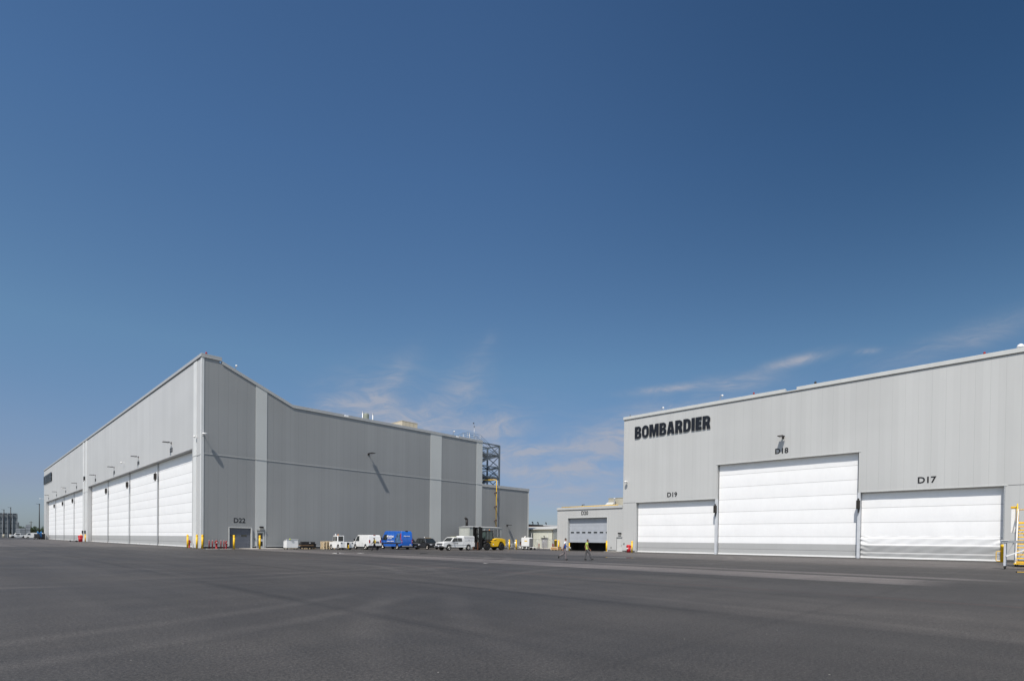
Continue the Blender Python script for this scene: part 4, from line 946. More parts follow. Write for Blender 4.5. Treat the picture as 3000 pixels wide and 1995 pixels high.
# white panel van, nose in
c=Car('parked_van','older white panel van parked nose to the wall between the white tug and blue van','van',(44.8,76.4,0),R(84),1.02,.17,.95,2.15,1.05)
ar=.43
pts=[(-2.80,.55),(-2.82,1.0),(-2.78,1.2),(-2.62,2.02),(-2.45,2.13),(1.15,2.15),(1.38,2.05),(1.95,1.33),(2.62,1.12),(2.80,.95),(2.82,.48),(2.35,.40)]+arch(1.87,ar,.40)+[(-1.2,.40)]+arch(-1.72,ar,.40)+[(-2.3,.42)]
c.body(pts,M_vw)
c.glass((1.93,1.36),(1.42,2.02),M_glass,.12)
for sd in(-1,1):
    c.side([(.50,1.30),(1.72,1.30),(1.32,1.98),(.66,1.98)],M_glass,sd)
    b=MB()
    for x in (.42,-.65): b.box(x-.006,x+.006,sd*1.026-.004,sd*1.026+.004,.5,1.0)
    b.build('door_seam',M_base,c.t)
for sd in(-1,1): c.box('tail_light',M_tl,-2.84,-2.70,sd*.86-.09,sd*.86+.09,.98,1.42,.01)
b=MB(); b.box(-2.835,-2.825,-.004,.004,.6,1.95); b.build('rear_door_seam',M_base,c.t)
c.box('rear_sign_panel',mat('grey_panel',(.10,.11,.13),.4),-2.855,-2.80,-.62,-.10,.98,1.22,.01)
c.box('brake_light',M_tl,-2.60,-2.50,-.16,.16,2.06,2.13,.01)
c.box('rear_bumper',M_dark,-3.0,-2.80,-1.0,1.0,.42,.60,.03); c.box('front_bumper',M_dark,2.80,2.98,-1.0,1.0,.42,.62,.03)
c.mirrors(1.55,1.35,M_dark,.25)
for x in(1.87,-1.72):
    for sd in(-1,1): wheel(c.t,x,sd*.86,.37,.24,sd)

# blue high roof van
c=Car('parked_van','bright blue high-roof rental van with white lettering, parked nose to the wall','van',(50.9,77.7,0),R(86),1.0,.16,1.1,2.85,1.06)
pts=[(-3.45,.60),(-3.47,1.0),(-3.40,2.55),(-3.25,2.78),(1.6,2.85),(1.95,2.70),(2.45,1.75),(3.20,1.28),(3.42,1.05),(3.45,.50),(3.0,.42)]+arch(2.35,.45,.42)+[(-1.6,.42)]+arch(-2.2,.45,.42)+[(-2.9,.45)]
c.body(pts,M_blue,bevel=.09)
c.glass((2.42,1.80),(1.98,2.62),M_glass,.12)
for sd in(-1,1):
    c.side([(1.0,1.45),(2.35,1.45),(2.22,1.78),(1.85,2.28),(1.0,2.28)],M_glass,sd)
    c.side([(-3.36,.86),(3.2,.86),(3.2,1.02),(-3.36,1.02)],mat('rub_strip',(.03,.03,.035),.6),sd,'rub_strip')
    c.side([(-3.38,1.02),(-2.9,1.02),(-1.7,1.05),(-1.55,1.5),(-2.2,2.45),(-3.32,2.5)],mat('wrap_grey_blue',(.07,.14,.26),.35,0,.75,2.2),sd,'wrap_picture',.012)
    c.side([(-3.40,1.5),(-3.18,1.5),(-3.12,2.4),(-3.30,2.5)],mat('wrap_red',(.38,.02,.03),.35),sd,'wrap_stripe',.018)
for sd in(-1,1):
    c.box('tail_light',M_tl,-3.48,-3.40,sd*.88-.07,sd*.88+.07,.95,1.5,.01)
    c.box('reverse_light',M_hl,-3.485,-3.40,sd*.88-.06,sd*.88+.06,1.18,1.30,.01)
b=MB(); b.box(-3.482,-3.474,-.004,.004,.62,2.5); b.build('rear_door_seam',M_base,c.t)
c.box('rear_bumper',M_gal,-3.66,-3.46,-.85,.85,.42,.58,.03); c.box('number_plate',M_plate,-3.50,-3.47,-.75,-.45,.66,.80)
c.box('roof_light',M_dark,-3.36,-3.26,-.2,.2,2.74,2.86,.01)
c.mirrors(2.15,1.55,M_dark,.3)
for x in(2.35,-2.2):
    for sd in(-1,1): wheel(c.t,x,sd*.84,.38,.26,sd)
M_wtx=mat('white_vinyl',(.85,.85,.85),.4)
def vtext(c,txt,M,size,sx=1.,off=.0): 
    me=text_mesh(txt,size,.006,M,off,sx); me.materials.clear(); me.materials.append(M_wtx); me.name='lettering'; return mk('lettering',me,c.t)
SL=lambda x,y,z: Matrix(((-1,0,0,x),(0,0,1,y),(0,1,0,z),(0,0,0,1)))    # local +y side, reading toward the rear (-x)
RE=lambda x,y,z: Matrix(((0,0,-1,x),(-1,0,0,y),(0,1,0,z),(0,0,0,1)))   # rear face
vtext(c,'United Rentals',SL(.55,.995,1.85),.46,.62,.012); vtext(c,'unitedrentals.com  800.877.3687',SL(.9,1.01,1.18),.19,.85,.006); vtext(c,'Equipment Solutions',SL(.75,.995,1.62),.20,.8,.003)
b=MB(); b.lathe([(.17,0),(.17,.01)],(.78,1.0,2.0),'y',16); b.lathe([(.10,.0),(.10,.014)],(.78,1.0,2.0),'y',16); b.build('logo_disc',M_wtx,c.t)
vtext(c,'United Rentals',RE(-3.46,.34,1.98),.20,.7,.006); b=MB(); b.lathe([(.08,-.01),(.08,.0)],(-3.46,.46,2.05),'x',12); b.build('logo_disc',M_wtx,c.t)

def suv(name,label,loc,rz,L,H,m_,scale=1.,van=False,extra=None):
    c=Car(name,label,'car',loc,rz,.95,.22,.9,H,scale)
    h=L/2; bon=.98 if van else 1.05
    pts=[(-h,.55),(-h-.02,.9),(-h+.05,1.0),(-h+.35,H-.12),(-h+.6,H),(h-2.2,H),(h-1.95,H-.05),(h-1.15,bon+.02),(h-.25,bon-.12),(h-.02,.72),(h,.45),(h-.4,.30)]+arch(h-.95,.38,.30)+[(-h+1.4,.30)]+arch(-h+.92,.38,.30)+[(-h+.3,.34)]
    c.body(pts,m_,bevel=.06)
    c.glass((h-1.18,bon+.06),(h-1.92,H-.09),M_glass,.12)
    c.glass((-h+.40,H-.20),(-h+.10,1.08),M_glass,.14,'rear_window')
    for sd in(-1,1):
        for a,b_,slant in((h-1.35,h-2.45,.42),(h-2.55,h-3.4,0),(h-3.5,-h+.35,0)):
            if a>b_: c.side([(a-slant if 0 else a,1.04),(b_,1.04),(b_,H-.14),(a-(slant+.15 if slant else 0),H-.14)],M_glass,sd)
        c.side([(h-1.28,1.06),(h-1.36,1.06),(h-2.0,H-.1),(h-1.92,H-.1)],M_chrome if van else M_cardk,sd,'pillar_trim',.014)
        c.box('headlight',M_hl,h-.28,h-.0,sd*.72-.17,sd*.72+.17,.66,.84,.03)
    c.box('grille',M_dark,h-.06,h+.02,-.42,.42,.62,.80,.02); c.box('number_plate',M_plate,h+.0,h+.03,-.17,.17,.40,.52)
    c.box('lower_bumper',M_dark,h-.25,h+.015,-.80,.80,.30,.46,.04)
    c.mirrors(h-1.55,1.08,m_,.13)
    for x in(h-.95,-h+.92):
        for sd in(-1,1): wheel(c.t,x,sd*.82,.34,.22,sd)
    return c
c=suv('parked_car','charcoal SUV facing out, half hidden beside the blue van','',0,4.7,1.75,M_cardk) if False else None
c=suv('parked_car','dark charcoal SUV facing out, half hidden by the blue van',(52.9,77.2,0),R(-93),4.7,1.78,M_cardk,1.06)
c=suv('parked_car','black minivan facing out with white roof strobe, left of the white pickup',(56.6,76.6,0),R(-97),4.9,1.75,M_carblk,1.08,True)
c.box('roof_light_bar',mat('lightbar',(.40,.30,.18),.4),.0,.3,-.55,.55,1.76,1.84,.02); b=MB(); b.lathe([(.07,1.76),(.07,1.9),(.02,1.98)],(.1,-.62,0),n=10); b.build('strobe',M_wht,c.t)

# white pickup with service cap, nose to the left
c=Car('pickup_truck','white crew pickup with white bed canopy in front of the generator shed, facing left','pickup truck',(55.2,67.4,0),R(180),.98,.14,1.2,1.95,1.06)
h=3.0
pts=[(-h,.60),(-h-.02,1.22),(-h+.02,1.25),(-.85,1.28),(-.82,1.30),(-.78,1.90),(-.65,1.97),(.75,1.96),(.98,1.90),(1.62,1.30),(2.75,1.17),(2.93,1.08),(3.0,.62),(2.85,.50),(2.55,.48)]+arch(1.95,.47,.48)+[(-1.25,.46)]+arch(-1.80,.47,.48)+[(-2.5,.50)]
c.body(pts,M_vw,bevel=.06)
c.glass((1.60,1.34),(1.02,1.86),M_glass,.12)
for sd in(-1,1):
    c.side([(.35,1.34),(1.38,1.34),(.95,1.84),(.35,1.84)],M_glass,sd); c.side([(-.55,1.34),(.28,1.34),(.28,1.84),(-.5,1.84)],M_glass,sd)
    b=MB()
    for x in(.31,1.42,-.72): b.box(x-.006,x+.006,sd*.984-.004,sd*.984+.004,.6,1.22)
    b.box(-2.2,2.4,sd*.99-.006,sd*.99+.006,.80,.83); b.build('door_seam',M_base,c.t)
    c.box('headlight',M_hl,2.70,2.99,sd*.80-.13,sd*.80+.13,.88,1.08,.03)
    c.box('tail_light',M_tl,-3.04,-2.92,sd*.90-.07,sd*.90+.07,.85,1.2,.01)
c.box('grille',M_dark,2.90,3.02,-.62,.62,.80,1.06,.03); c.box('grille_bar',M_chrome,3.021,3.04,-.6,.6,.90,.95)
c.box('front_bumper',M_chrome,2.95,3.12,-.92,.92,.52,.74,.04); c.box('number_plate',M_plate,3.121,3.14,-.15,.15,.56,.72)
c.mirrors(1.25,1.32,M_dark,.15)
b=MB(); b.prism([(-2.98,1.26),(-.90,1.30),(-.86,2.12),(-1.0,2.18),(-2.85,2.20),(-2.98,2.12)],-.90,.90,'y'); cp=b.build('bed_canopy',M_vw,c.t,bevel=.05)
for sd in(-1,1):
    b=MB(); b.box(-2.80,-1.05,sd*.905-.008,sd*.905+.008,1.40,1.88); b.build('canopy_hatch',mat('hatch_white',(.66,.67,.68),.35),cp)
    b=MB(); b.box(-1.95,-1.85,sd*.925-.01,sd*.925+.01,1.50,1.62); b.build('hatch_latch',M_dark,cp)
    b=MB(); b.box(-2.82,-1.03,sd*.918-.005,sd*.918+.005,1.895,1.93); b.build('hatch_gutter',M_base,cp)
c.box('roof_light_bar',mat('lightbar_pale',(.42,.42,.28),.4),.15,.45,-.6,.6,1.965,2.05,.02)
me=text_mesh('BOMBARDIER',.15,.004,Matrix(((-1,0,0,1.15),(0,0,1,.985),(0,1,0,1.0),(0,0,0,1))),.004); me.materials.clear(); me.materials.append(M_num); me.name='lettering'; mk('lettering',me,c.t)
for x in(1.95,-1.80):
    for sd in(-1,1): wheel(c.t,x,sd*.82,.42,.28,sd)

# big yellow forklift facing left
FK=thing('forklift','large yellow forklift with black mast and glazed cab, facing left','forklift',(62.6,67.9,0),R(180),'vehicles parked by the side wall')
FK.scale=(1.04,)*3
b=MB()
b.prism([(-3.1,1.75),(-3.2,.75),(-2.9,.62),(-2.75,1.05),(-2.35,1.40),(-1.85,1.38),(-1.45,.60),(.15,.55),(.60,1.30),(.75,1.35),(.75,1.50),(-.4,1.50),(-.5,1.78),(-1.2,1.95),(-2.4,1.92)],-1.0,1.0,'y')
b.build('chassis',M_yel,FK,bevel=.07,seg=3)
b=MB(); b.box(-2.9,-1.5,-.62,.62,.35,1.3); b.box(-1.4,1.0,-.55,.55,.4,1.2); b.build('axle_block',M_dark,FK)
for sd in(-1,1):
    wheel(FK,-2.30,sd*.85,.60,.42,sd,M_dark); wheel(FK,1.05,sd*.98,.66,.40,sd,M_dark)
    b=MB(); b.prism([(.25,1.28),(.55,1.52),(1.5,1.52),(1.72,1.25),(1.72,1.18),(1.45,1.42),(.6,1.42),(.3,1.2)],sd*1.02-.2,sd*1.02+.2,'y'); b.build('fender',M_dark,FK)
# cab
b=MB()
for x,y in((-.42,-.62),(-.42,.62),(.95,-.62),(.95,.62),(.30,-.64),(.30,.64)): b.bar((x,y,1.2),(x+(-.12 if x>.5 else .0),y,3.1),.09)
b.box(-.5,.95,-.70,.70,3.05,3.18); b.box(-.46,.98,-.66,.66,1.15,1.75); cb=b.build('cab',M_dark,FK,bevel=.02)
b=MB(); b.box(-.40,.88,-.655,-.635,1.76,3.04); b.box(-.40,.88,.635,.655,1.76,3.04); b.poly([(.97,-.6,1.76),(.97,.6,1.76),(.85,.6,3.04),(.85,-.6,3.04)]); b.poly([(-.45,-.6,1.76),(-.45,.6,1.76),(-.45,.6,3.04),(-.45,-.6,3.04)])
b.build('cab_glass',mat('green_glass',(.05,.075,.07),.05,0,.3,1.,spec=.9),cb)
b=MB(); b.lathe([(.09,3.18),(.09,3.3),(.04,3.36)],(-.1,.3,0),n=10); b.build('beacon',M_orange,cb)
b=MB(); b.tube([(-.75,.5,1.9),(-.75,.5,3.35)],.07,10); b.build('exhaust_stack',M_dark,FK)
b=MB(); 
for s in(-.68,.68):
    b.box(1.90,2.20,s-.16,s+.16,.15,3.65); b.box(2.22,2.46,s-.13,s+.13,.25,3.72); b.box(2.0,2.1,s*.55-.08,s*.55+.08,.2,3.6)
for z in(.4,1.6,2.5,3.5): b.box(2.0,2.16,-.53,.53,z,z+.16)
for s in(-.3,.3): b.tube([(2.05,s,.4),(2.05,s,3.5)],.06,8)
b.tube([(.95,.5,1.3),(1.98,.55,2.3)],.07,8); b.tube([(.95,-.5,1.3),(1.98,-.55,2.3)],.07,8)
for s in(-.42,.42): b.tube([(1.85,s,3.4),(1.75,s,3.0),(1.8,s,1.6),(1.9,s,1.0)],.05,8)
b.build('mast',mat('mast_black',(.012,.012,.012),.45,.2,.2,3.),FK)
b=MB(); b.box(1.62,1.76,-.08,.08,1.7,3.2); b.build('mast_cylinder',M_ss,FK)
b=MB(); b.box(2.43,2.53,-.95,.95,.35,1.25); b.build('fork_carriage',M_dark,FK)
for s in(-.5,.5):
    b=MB(); b.box(2.54,2.62,s-.1,s+.1,.06,1.3); b.box(2.62,4.1,s-.1,s+.1,.06,.13); b.build('fork',mat('fork_rust',(.14,.06,.035),.6,.3,.3,4.),FK)
b=MB(); b.lathe([(.11,1.005),(.11,1.015)],(-.35,0,.95),'y',14); b.build('round_decal',M_wht,FK)
b=MB(); b.box(-1.0,-.1,1.003,1.012,1.60,1.68); b.build('side_decal',M_dark,FK)

# white aircraft tug
TG=thing('aircraft_tug','boxy white aircraft tug with small left cab, parked right of the wooden pallets','tug',(40.75,76.9,0),R(90),'vehicles parked by the side wall')
TG.scale=(1.03,)*3
W2=1.02
pts=[(-1.7,.28),(-1.72,1.08),(-1.6,1.12),(1.6,1.10),(1.7,1.02),(1.7,.5),(1.62,.45)]+arch(1.15,.36,.42)+[(.72,.22),(-.55,.22),(-.60,.42)]+arch(-.98,.37,.42)+[(-1.38,.26)]
b=MB(); b.prism(pts,-W2,W2,'y'); b.build('body',M_wht,TG,bevel=.06,seg=3)
b=MB(); 
b.prism([(-.75,1.12),(-.75,2.02),(.55,2.02),(.72,1.12)],-.05,.98,'y'); cb=b.build('cab',M_wht,TG,bevel=.05,seg=3)
for pts_,nm in(([(-.60,1.22),(-.60,1.90),(-.05,1.90),(-.05,1.22)],'side_window'),([(.08,1.22),(.08,1.90),(.46,1.90),(.58,1.22)],'quarter_window')):
    b=MB(); b.prism(pts_,.975,.99,'y'); b.build(nm,M_glass,cb)
b=MB(); b.box(-.765,-.745,.08,.86,1.20,1.93); b.build('rear_window',M_glass,cb,bevel=.01); b=MB(); b.box(-.775,-.766,.36,.39,1.22,1.91); b.box(-.775,-.766,.60,.62,1.22,1.91); b.build('window_bars',M_dark,cb)
b=MB(); b.box(.60,.64,.05,.88,1.25,1.90); b.build('windscreen',M_glass,cb)
b=MB(); b.lathe([(.08,2.03),(.08,2.15),(.03,2.2)],(-.5,.75,0),n=10); b.build('beacon',M_orange,cb)
b=MB(); b.lathe([(.16,2.02),(.04,2.26),(.03,2.3)],(.1,.85,0),n=8); b.build('antenna_cone',M_wht,cb)
b=MB(); b.box(-1.86,-1.73,-.30,.12,.62,1.05); b.box(-1.80,-1.73,-.34,.16,.30,.6); b.build('hitch_recess',M_dark,TG,bevel=.01)
b=MB(); b.box(-1.90,-1.73,-.36,-.31,.25,1.10); b.box(-1.90,-1.73,.13,.18,.25,1.10); b.build('hitch_plates',M_wht,TG)
b=MB(); b.tube([(-1.95,-.1,.22),(-1.95,-.1,.70)],.04); b.cbox((-1.92,-.1,.30),(.12,.16,.2)); b.build('tow_hitch',M_yel,TG)
for s in(-.85,.85):
    b=MB(); b.box(-1.735,-1.715,s-.10,s+.10,.88,1.02); b.build('rear_light',M_dark,TG,bevel=.01)
for x in(1.15,-.98):
    for sd in(-1,1): wheel(TG,x,sd*.86,.35,.26,sd,M_ss)

# white lidded cart
CT=thing('lidded_cart','white slope-topped storage cart on small wheels, left of the black boxes','cart',(33.35,77.6,0))
b=MB(); b.prism([(-.55,.24),(-.55,1.42),(.55,1.12),(.55,.24)],-.82,.82,'x')
CTm=b.build('box',M_wht,CT,bevel=.02)
b=MB(); b.prism([(-.60,1.425),(.60,1.122),(.60,1.165),(-.60,1.47)],-.86,.86,'x'); b.build('lid',M_wht,CT,bevel=.01)
b=MB(); b.sphere((-.35,-.5,1.42),.13,10); b.build('round_marker',mat('lime',(.45,.55,.03),.4),CT)
b=MB(); b.box(-.15,.15,-.64,-.57,1.22,1.26); b.build('handle',M_gal,CT)
b=MB(); b.box(-.75,.75,-.5,.5,.14,.235); b.build('pallet_base',M_wood,CT)
for x in(-.7,.7):
    for y in(-.45,.45):
        b=MB(); b.lathe([(.09,-.03),(.09,.03)],(x,y,.09),'y',12); b.box(x-.03,x+.03,y-.05,y+.05,.09,.2); b.build('castor',M_dark,CT)

# pallets
def pallet():
    t=thing('wooden_pallet','-','pallet',(0,0,0),0,'stacked wooden pallets')
    b=MB()
    for i in range(7): b.box(-.6,.6,-.5+i*.155,-.5+i*.155+.10,.125,.147)
    b.build('top_boards',M_wood,t)
    b=MB()
    for y in(-.5,-.05,.40):
        for x in(-.6,-.07,.46): b.box(x,x+.14,y,y+.10,.022,.124)
    b.build('blocks',M_wood,t)
    b=MB()
    for y in(-.5,-.05,.40): b.box(-.6,.6,y,y+.10,0,.021)
    b.build('bottom_boards',M_wood,t); return t
P0=pallet(); first=True; ordn=['bottom','second','third','fourth','fifth','sixth','seventh','topmost']
for s,(px,py,rz) in enumerate(((39.35,79.2,R(86)),(40.55,80.1,R(3)))):
    for k in range(8):
        o=P0 if first else copy_tree(P0); first=False
        o.location=(px+random.uniform(-.03,.03),py+random.uniform(-.03,.03),k*.149+.003); o.rotation_euler=(0,0,rz+random.uniform(-.03,.03))
        o['label']='%s pale wooden pallet of the %s stack beside the white tug'%(ordn[k] if k in(0,7) else ordn[k]+' from the ground',('left','right')[s])
o=copy_tree(P0,None,(37.0,80.6,.003),R(5),'wooden pallet under the black boxes, right of the white cart'); o['group']='wooden pallets under goods'
o=copy_tree(P0,None,(38.25,81.6,.003),R(-4),'wooden pallet under the stepped black box stack'); o['group']='wooden pallets under goods'
def blackbox(loc,sz,label,rz=0):
    t=thing('black_box',label,'box',loc,rz,'black boxes against the wall'); x,y,z=sz
    b=MB(); b.box(-x/2,x/2,-y/2,y/2,0,z); b.build('body',M_dark,t,bevel=.02)
    b=MB(); b.box(-x/2-.02,x/2+.02,-y/2-.02,y/2+.02,z-.06,z+.015); b.build('lid',M_carblk,t,bevel=.01)
    return t
t=thing('flat_cart','low flatbed cart with a thin plywood deck right of the white cart','cart',(36.3,79.2,0),R(2)); b=MB(); b.box(-.95,.95,-.55,.55,.52,.56); b.build('deck',M_crate,t)
b=MB(); b.box(-.7,.7,-.4,.4,.18,.519); b.build('underframe',M_dark,t)
for x in(-.6,.6):
    for y in(-.4,.4): b=MB(); b.lathe([(.10,-.03),(.10,.03)],(x,y,.10),'y',12); b.build('wheel',M_rubber,t)
blackbox((36.25,79.3,.561),(1.55,.8,.33),'wide black box lying on the plywood deck of the flat cart'); t=blackbox((36.35,79.35,.897),(1.35,.75,.20),'upper black box on the flat cart'); b=MB(); b.box(.35,.55,-.395,-.378,-.2,.1); 
b.build('paper_label',M_wht,t)
blackbox((38.1,81.4,.155),(1.25,.9,.62),'wide lower black box of the stepped stack left of the pallets'); blackbox((38.3,81.4,.79),(.6,.7,.26),'small black box on top of the stepped stack')

# generator enclosure
GN=thing('generator_enclosure','tall pale grey generator enclosure with louvres behind the pickup and forklift','generator',(69,80,0),world=True)
b=MB(); b.box(69,77.55,80,83.1,0,4.15); b.build('enclosure_walls',[mat('enclosure_grey',(.40,.42,.39),.55,0,.06,.7)],GN)
b=MB(); b.prism([(79.9,4.151),(83.2,4.151),(83.2,4.22),(81.5,4.42),(79.9,4.22)],68.9,77.65,'x'); b.build('roof',M_trim,GN)
b=MB(); 
for i in range(9):
    z=2.45+i*.17
    b.box(72.9,77.2,79.93,79.999,z,z+.045)
for x in(72.85,74.1,75.3,76.4,77.2): b.box(x,x+.05,79.92,79.999,2.35,3.95)
b.build('louvres',M_trimL,GN)
b=MB(); b.box(72.9,77.2,79.985,79.998,2.4,3.9); b.build('louvre_opening',mat('louvre_dark',(.12,.125,.13),.7),GN)
for x in(69.9,71.2):
    b=MB(); b.box(x,x+1.1,79.96,79.999,.3,3.9); b.build('access_door',mat('enclosure_grey2',(.35,.37,.35),.55),GN)
b=MB(); b.tube([(70.0,82.0,4.3),(70.0,82.0,5.75)],.25,14); b.tube([(70.0,82.0,5.70),(69.85,82.0,5.85),(69.55,82.0,5.95)],[.25,.24,.2],14); b.build('exhaust_stack',mat('stack_black',(.02,.018,.018),.6),GN)
b=MB(); b.box(68.94,69.,80.4,82.7,.3,3.7); b.build('end_door',mat('enclosure_grey3',(.45,.47,.44),.55),GN)

# dewars in a frame
d0=thing('gas_dewar','-','gas cylinder',(0,0,0),0,'stainless gas dewars by the low wing')
b=MB(); b.lathe([(.25,.12),(.28,.2),(.28,1.15),(.24,1.3),(.1,1.38)],n=18); b.build('tank',M_ss,d0)
b=MB(); b.lathe([(.07,1.38),(.07,1.6),(.12,1.62),(.12,1.72)],n=10); b.tube([(-.15,0,1.5),(.15,0,1.5)],.03); b.build('valve',M_whtr,d0)
b=MB(); b.lathe([(.18,1.55),(.18,1.62)],n=14,cap=False); 
for a in(0,120,240): b.tube([(.18*math.cos(R(a)),.18*math.sin(R(a)),1.25),(.18*math.cos(R(a)),.18*math.sin(R(a)),1.6)],.015,6)
b.lathe([(.26,0),(.26,.12)],n=14); b.build('ring_guard',M_gal,d0)
for i,(x,y,l) in enumerate(((74.9,77.3,'left'),(76.0,76.2,'middle'),(76.9,75.3,'right'))):
    o=d0 if i==0 else copy_tree(d0); o.location=(x,y,0); o['label']='shiny steel gas dewar behind the yellow bollards, %s of three'%l; o.scale=(1.35,1.35,1.08)
t=thing('pipe_rack','low steel tube rack round the gas dewars','rack',(75.9,75.4,0),R(-43)); b=MB()
for z in(.35,1.0): b.tube([(-2.2,-.5,z),(2.2,-.5,z)],.03,6)
b.build('rails',M_gal,t)
for x in(-2.2,-1.1,0,1.1,2.2): b=MB(); b.tube([(x,-.5,0),(x,-.5,1.05)],.03,6); b.build('upright',M_gal,t)

# white ground cart trailer
GC=thing('ground_power_cart','white towable ground service cart with grey rear and coiled hose','service cart',(75.1,70.6,0),R(0))
b=MB(); b.prism([(-.95,.62),(-1.0,2.15),(-.85,2.28),(.85,2.28),(1.0,2.15),(.95,.62)],-.45,.55,'x'); b.build('casing',M_wht,GC,bevel=.04)
b=MB(); b.box(-.30,.50,-1.06,-1.0,.75,2.1); b.build('radiator_grille',mat('grille_grey',(.22,.22,.22),.6,0,.3,12.),GC)
b=MB(); b.box(-.468,-.452,-.55,.15,1.55,1.72); b.build('yellow_label',M_yel,GC)
b=MB(); b.lathe([(.16,2.28),(.18,2.42),(.12,2.55),(.04,2.6)],(.05,.45,0),n=12); b.build('roof_vent',M_ss,GC)
b=MB(); b.box(-.4,.5,-1.1,1.0,.45,.615); b.build('chassis',M_dark,GC)
for y in(-.55,.45):
    for x,sd in((-.5,-1),(.6,1)):
        b=MB(); b.lathe([(.2,-.1),(.30,-.1),(.32,-.05),(.32,.05),(.30,.1),(.2,.1)],(x,y,.32),'x',18); w_=b.build('wheel',M_rubber,GC)
        b=MB(); b.lathe([(.17,-.105),(.12,-.11)],(x,y,.32),'x',12); b.build('rim',M_whtr,w_)
b=MB(); b.bar((-.35,-1.1,.5),(.05,-2.3,.42),.08); b.bar((.45,-1.1,.5),(.05,-2.3,.42),.08); b.build('drawbar',M_whtr,GC)
b=MB(); b.lathe([(.10,-.06),(.20,-.06),(.22,0),(.20,.06),(.10,.06)],(.05,-2.0,.22),'x',14); b.build('jockey_wheel',M_rubber,GC)
b=MB()
for k in range(5):
    r=.34-.03*k; b.tube([( -.35+.04*k,1.15+r*math.cos(a)*.8,1.15+r*math.sin(a)) for a in [2*PI*i/14 for i in range(15)]],.035,6)
b.build('coiled_hose',mat('hose_brown',(.12,.04,.02),.6,0,.4,8.),GC)
b=MB(); b.tube([(-.3,1.0,.5),(-.3,1.5,.45),(-.3,1.75,.6)],.06); b.box(-.4,.4,1.0,1.5,.40,.50); b.build('rear_step',M_whtr,GC)

# wooden crate by the annex
CR=thing('wooden_crate','long low plywood crate on the ground behind the man in blue','crate',(78.0,66.7,0),R(0))
CR.location=(76.9,64.9,0)
b=MB(); b.box(-.5,.5,-.85,.85,.10,.62); b.build('box',M_crate,CR,bevel=.01)
b=MB(); 
for y in(-.8,-.05,.7): b.box(-.5,.5,y,y+.1,0,.099)
for y in(-.85,.75): b.box(-.515,-.501,y,y+.10,.10,.62)
b.box(-.515,-.501,-.748,.748,.52,.62); b.build('battens',M_wood,CR)
b=MB(); b.box(-.52,.52,-.87,.87,.621,.645); b.build('lid',M_crate,CR)

# ------------------------------------------------------------------ access platform and work stand at right
SP=thing('maintenance_stairs','yellow and white maintenance stair platform at the right edge of the photo','access stairs',(60.5,2.1,0),world=True)
ya,yb=.55,2.08; x0,x1=60.5,63.2; zt=3.72
b=MB()
for y in(ya,yb): b.bar((x0,y,.2),(x1,y,zt),.07,.22)
b.build('stringers',M_wht,SP)
ns=12
for k in range(ns):
    t=(k+.7)/ns; x=x0+(x1-x0)*t; z=.2+(zt-.2)*t
    b=MB(); b.box(x-.16,x+.16,ya+.04,yb-.04,z-.05,z+.04); b.build('tread',M_yel,SP)
b=MB(); b.box(x1,x1+1.8,ya-.1,yb+.1,zt-.06,zt+.02); b.build('deck',M_yel,SP)
b=MB()
for x in(x1+.1,x1+1.7):
    for y in(ya-.05,yb+.05):
        b.box(x-.07,x+.07,y-.07,y+.07,.28,zt-.062)
b.bar((x1+.1,yb+.05,.4),(x1+1.7,yb+.05,3.5),.06); b.bar((x1+1.7,yb+.05,.4),(x1+.1,yb+.05,3.5),.06); b.bar((x0+.4,yb+.03,.3),(x1+.1,yb+.03,3.0),.07); b.bar((x0+.9,yb+.03,.3),(x1-.2,yb+.03,3.3),.05); b.bar((x1+.17,ya,.4),(x1+.17,yb,3.4),.06); b.bar((x1+.17,yb,.4),(x1+.17,ya,3.4),.06); b.box(x1+.03,x1+.17,ya+.03,yb-.03,1.9,2.0)
b.build('legs',M_wht,SP)
b=MB()
for y in(ya-.05,yb+.05):
    b.tube([(x1-.1,y,zt+1.15),(x1+1.8,y,zt+1.15)],.045,8); b.tube([(x1-.1,y,zt+.6),(x1+1.8,y,zt+.6)],.03,8)
    for x in(x1-.1,x1+.8,x1+1.8): b.tube([(x,y,zt),(x,y,zt+(1.55 if x<x1 else 1.15))],.045,8)
    b.tube([(x1-.1,y,zt+1.55),(x1+.6,y,zt+1.2)],.035,8)
b.tube([(x1+1.8,ya-.05,zt+1.15),(x1+1.8,yb+.05,zt+1.15)],.04,8)
b.build('guard_rail',M_yel,SP)
b=MB()
for y in(ya,yb):
    b.tube([(x0,y,1.15),(x1-.1,y,zt+1.1)],.04,8)
    for t in(0,.33,.66): x=x0+(x1-x0)*t; z=.2+(zt-.2)*t; b.tube([(x,y,z),(x,y,z+1.0)],.03,8)
b.build('handrail',M_whtr,SP)
b=MB(); b.box(x1+.1,x1+.5,yb+.13,yb+.45,zt-.9,zt+1.2); b.box(x1+.15,x1+.28,yb+.08,yb+.2,.3,zt-.901); b.build('corner_column',M_wht,SP,bevel=.02)
b=MB(); b.box(x1+.05,x1+.55,yb+.10,yb+.48,zt+1.201,zt+1.36); b.build('column_cap',M_yel,SP,bevel=.02)
b=MB(); b.box(x0-.15,x1+1.9,ya-.1,yb+.1,.20,.30); b.build('base_frame',M_yel,SP)
for x in(x0+.15,x1+1.6):
    for y in(ya,yb): b=MB(); b.lathe([(.05,-.05),(.14,-.05),(.15,0),(.14,.05),(.05,.05)],(x,y,.15),'y',14); b.build('castor',M_rubber,SP)
WS=thing('work_stand','pale grey wheeled work bench frame in front of the yellow stairs','work stand',(52.9,2.4,0),world=True)
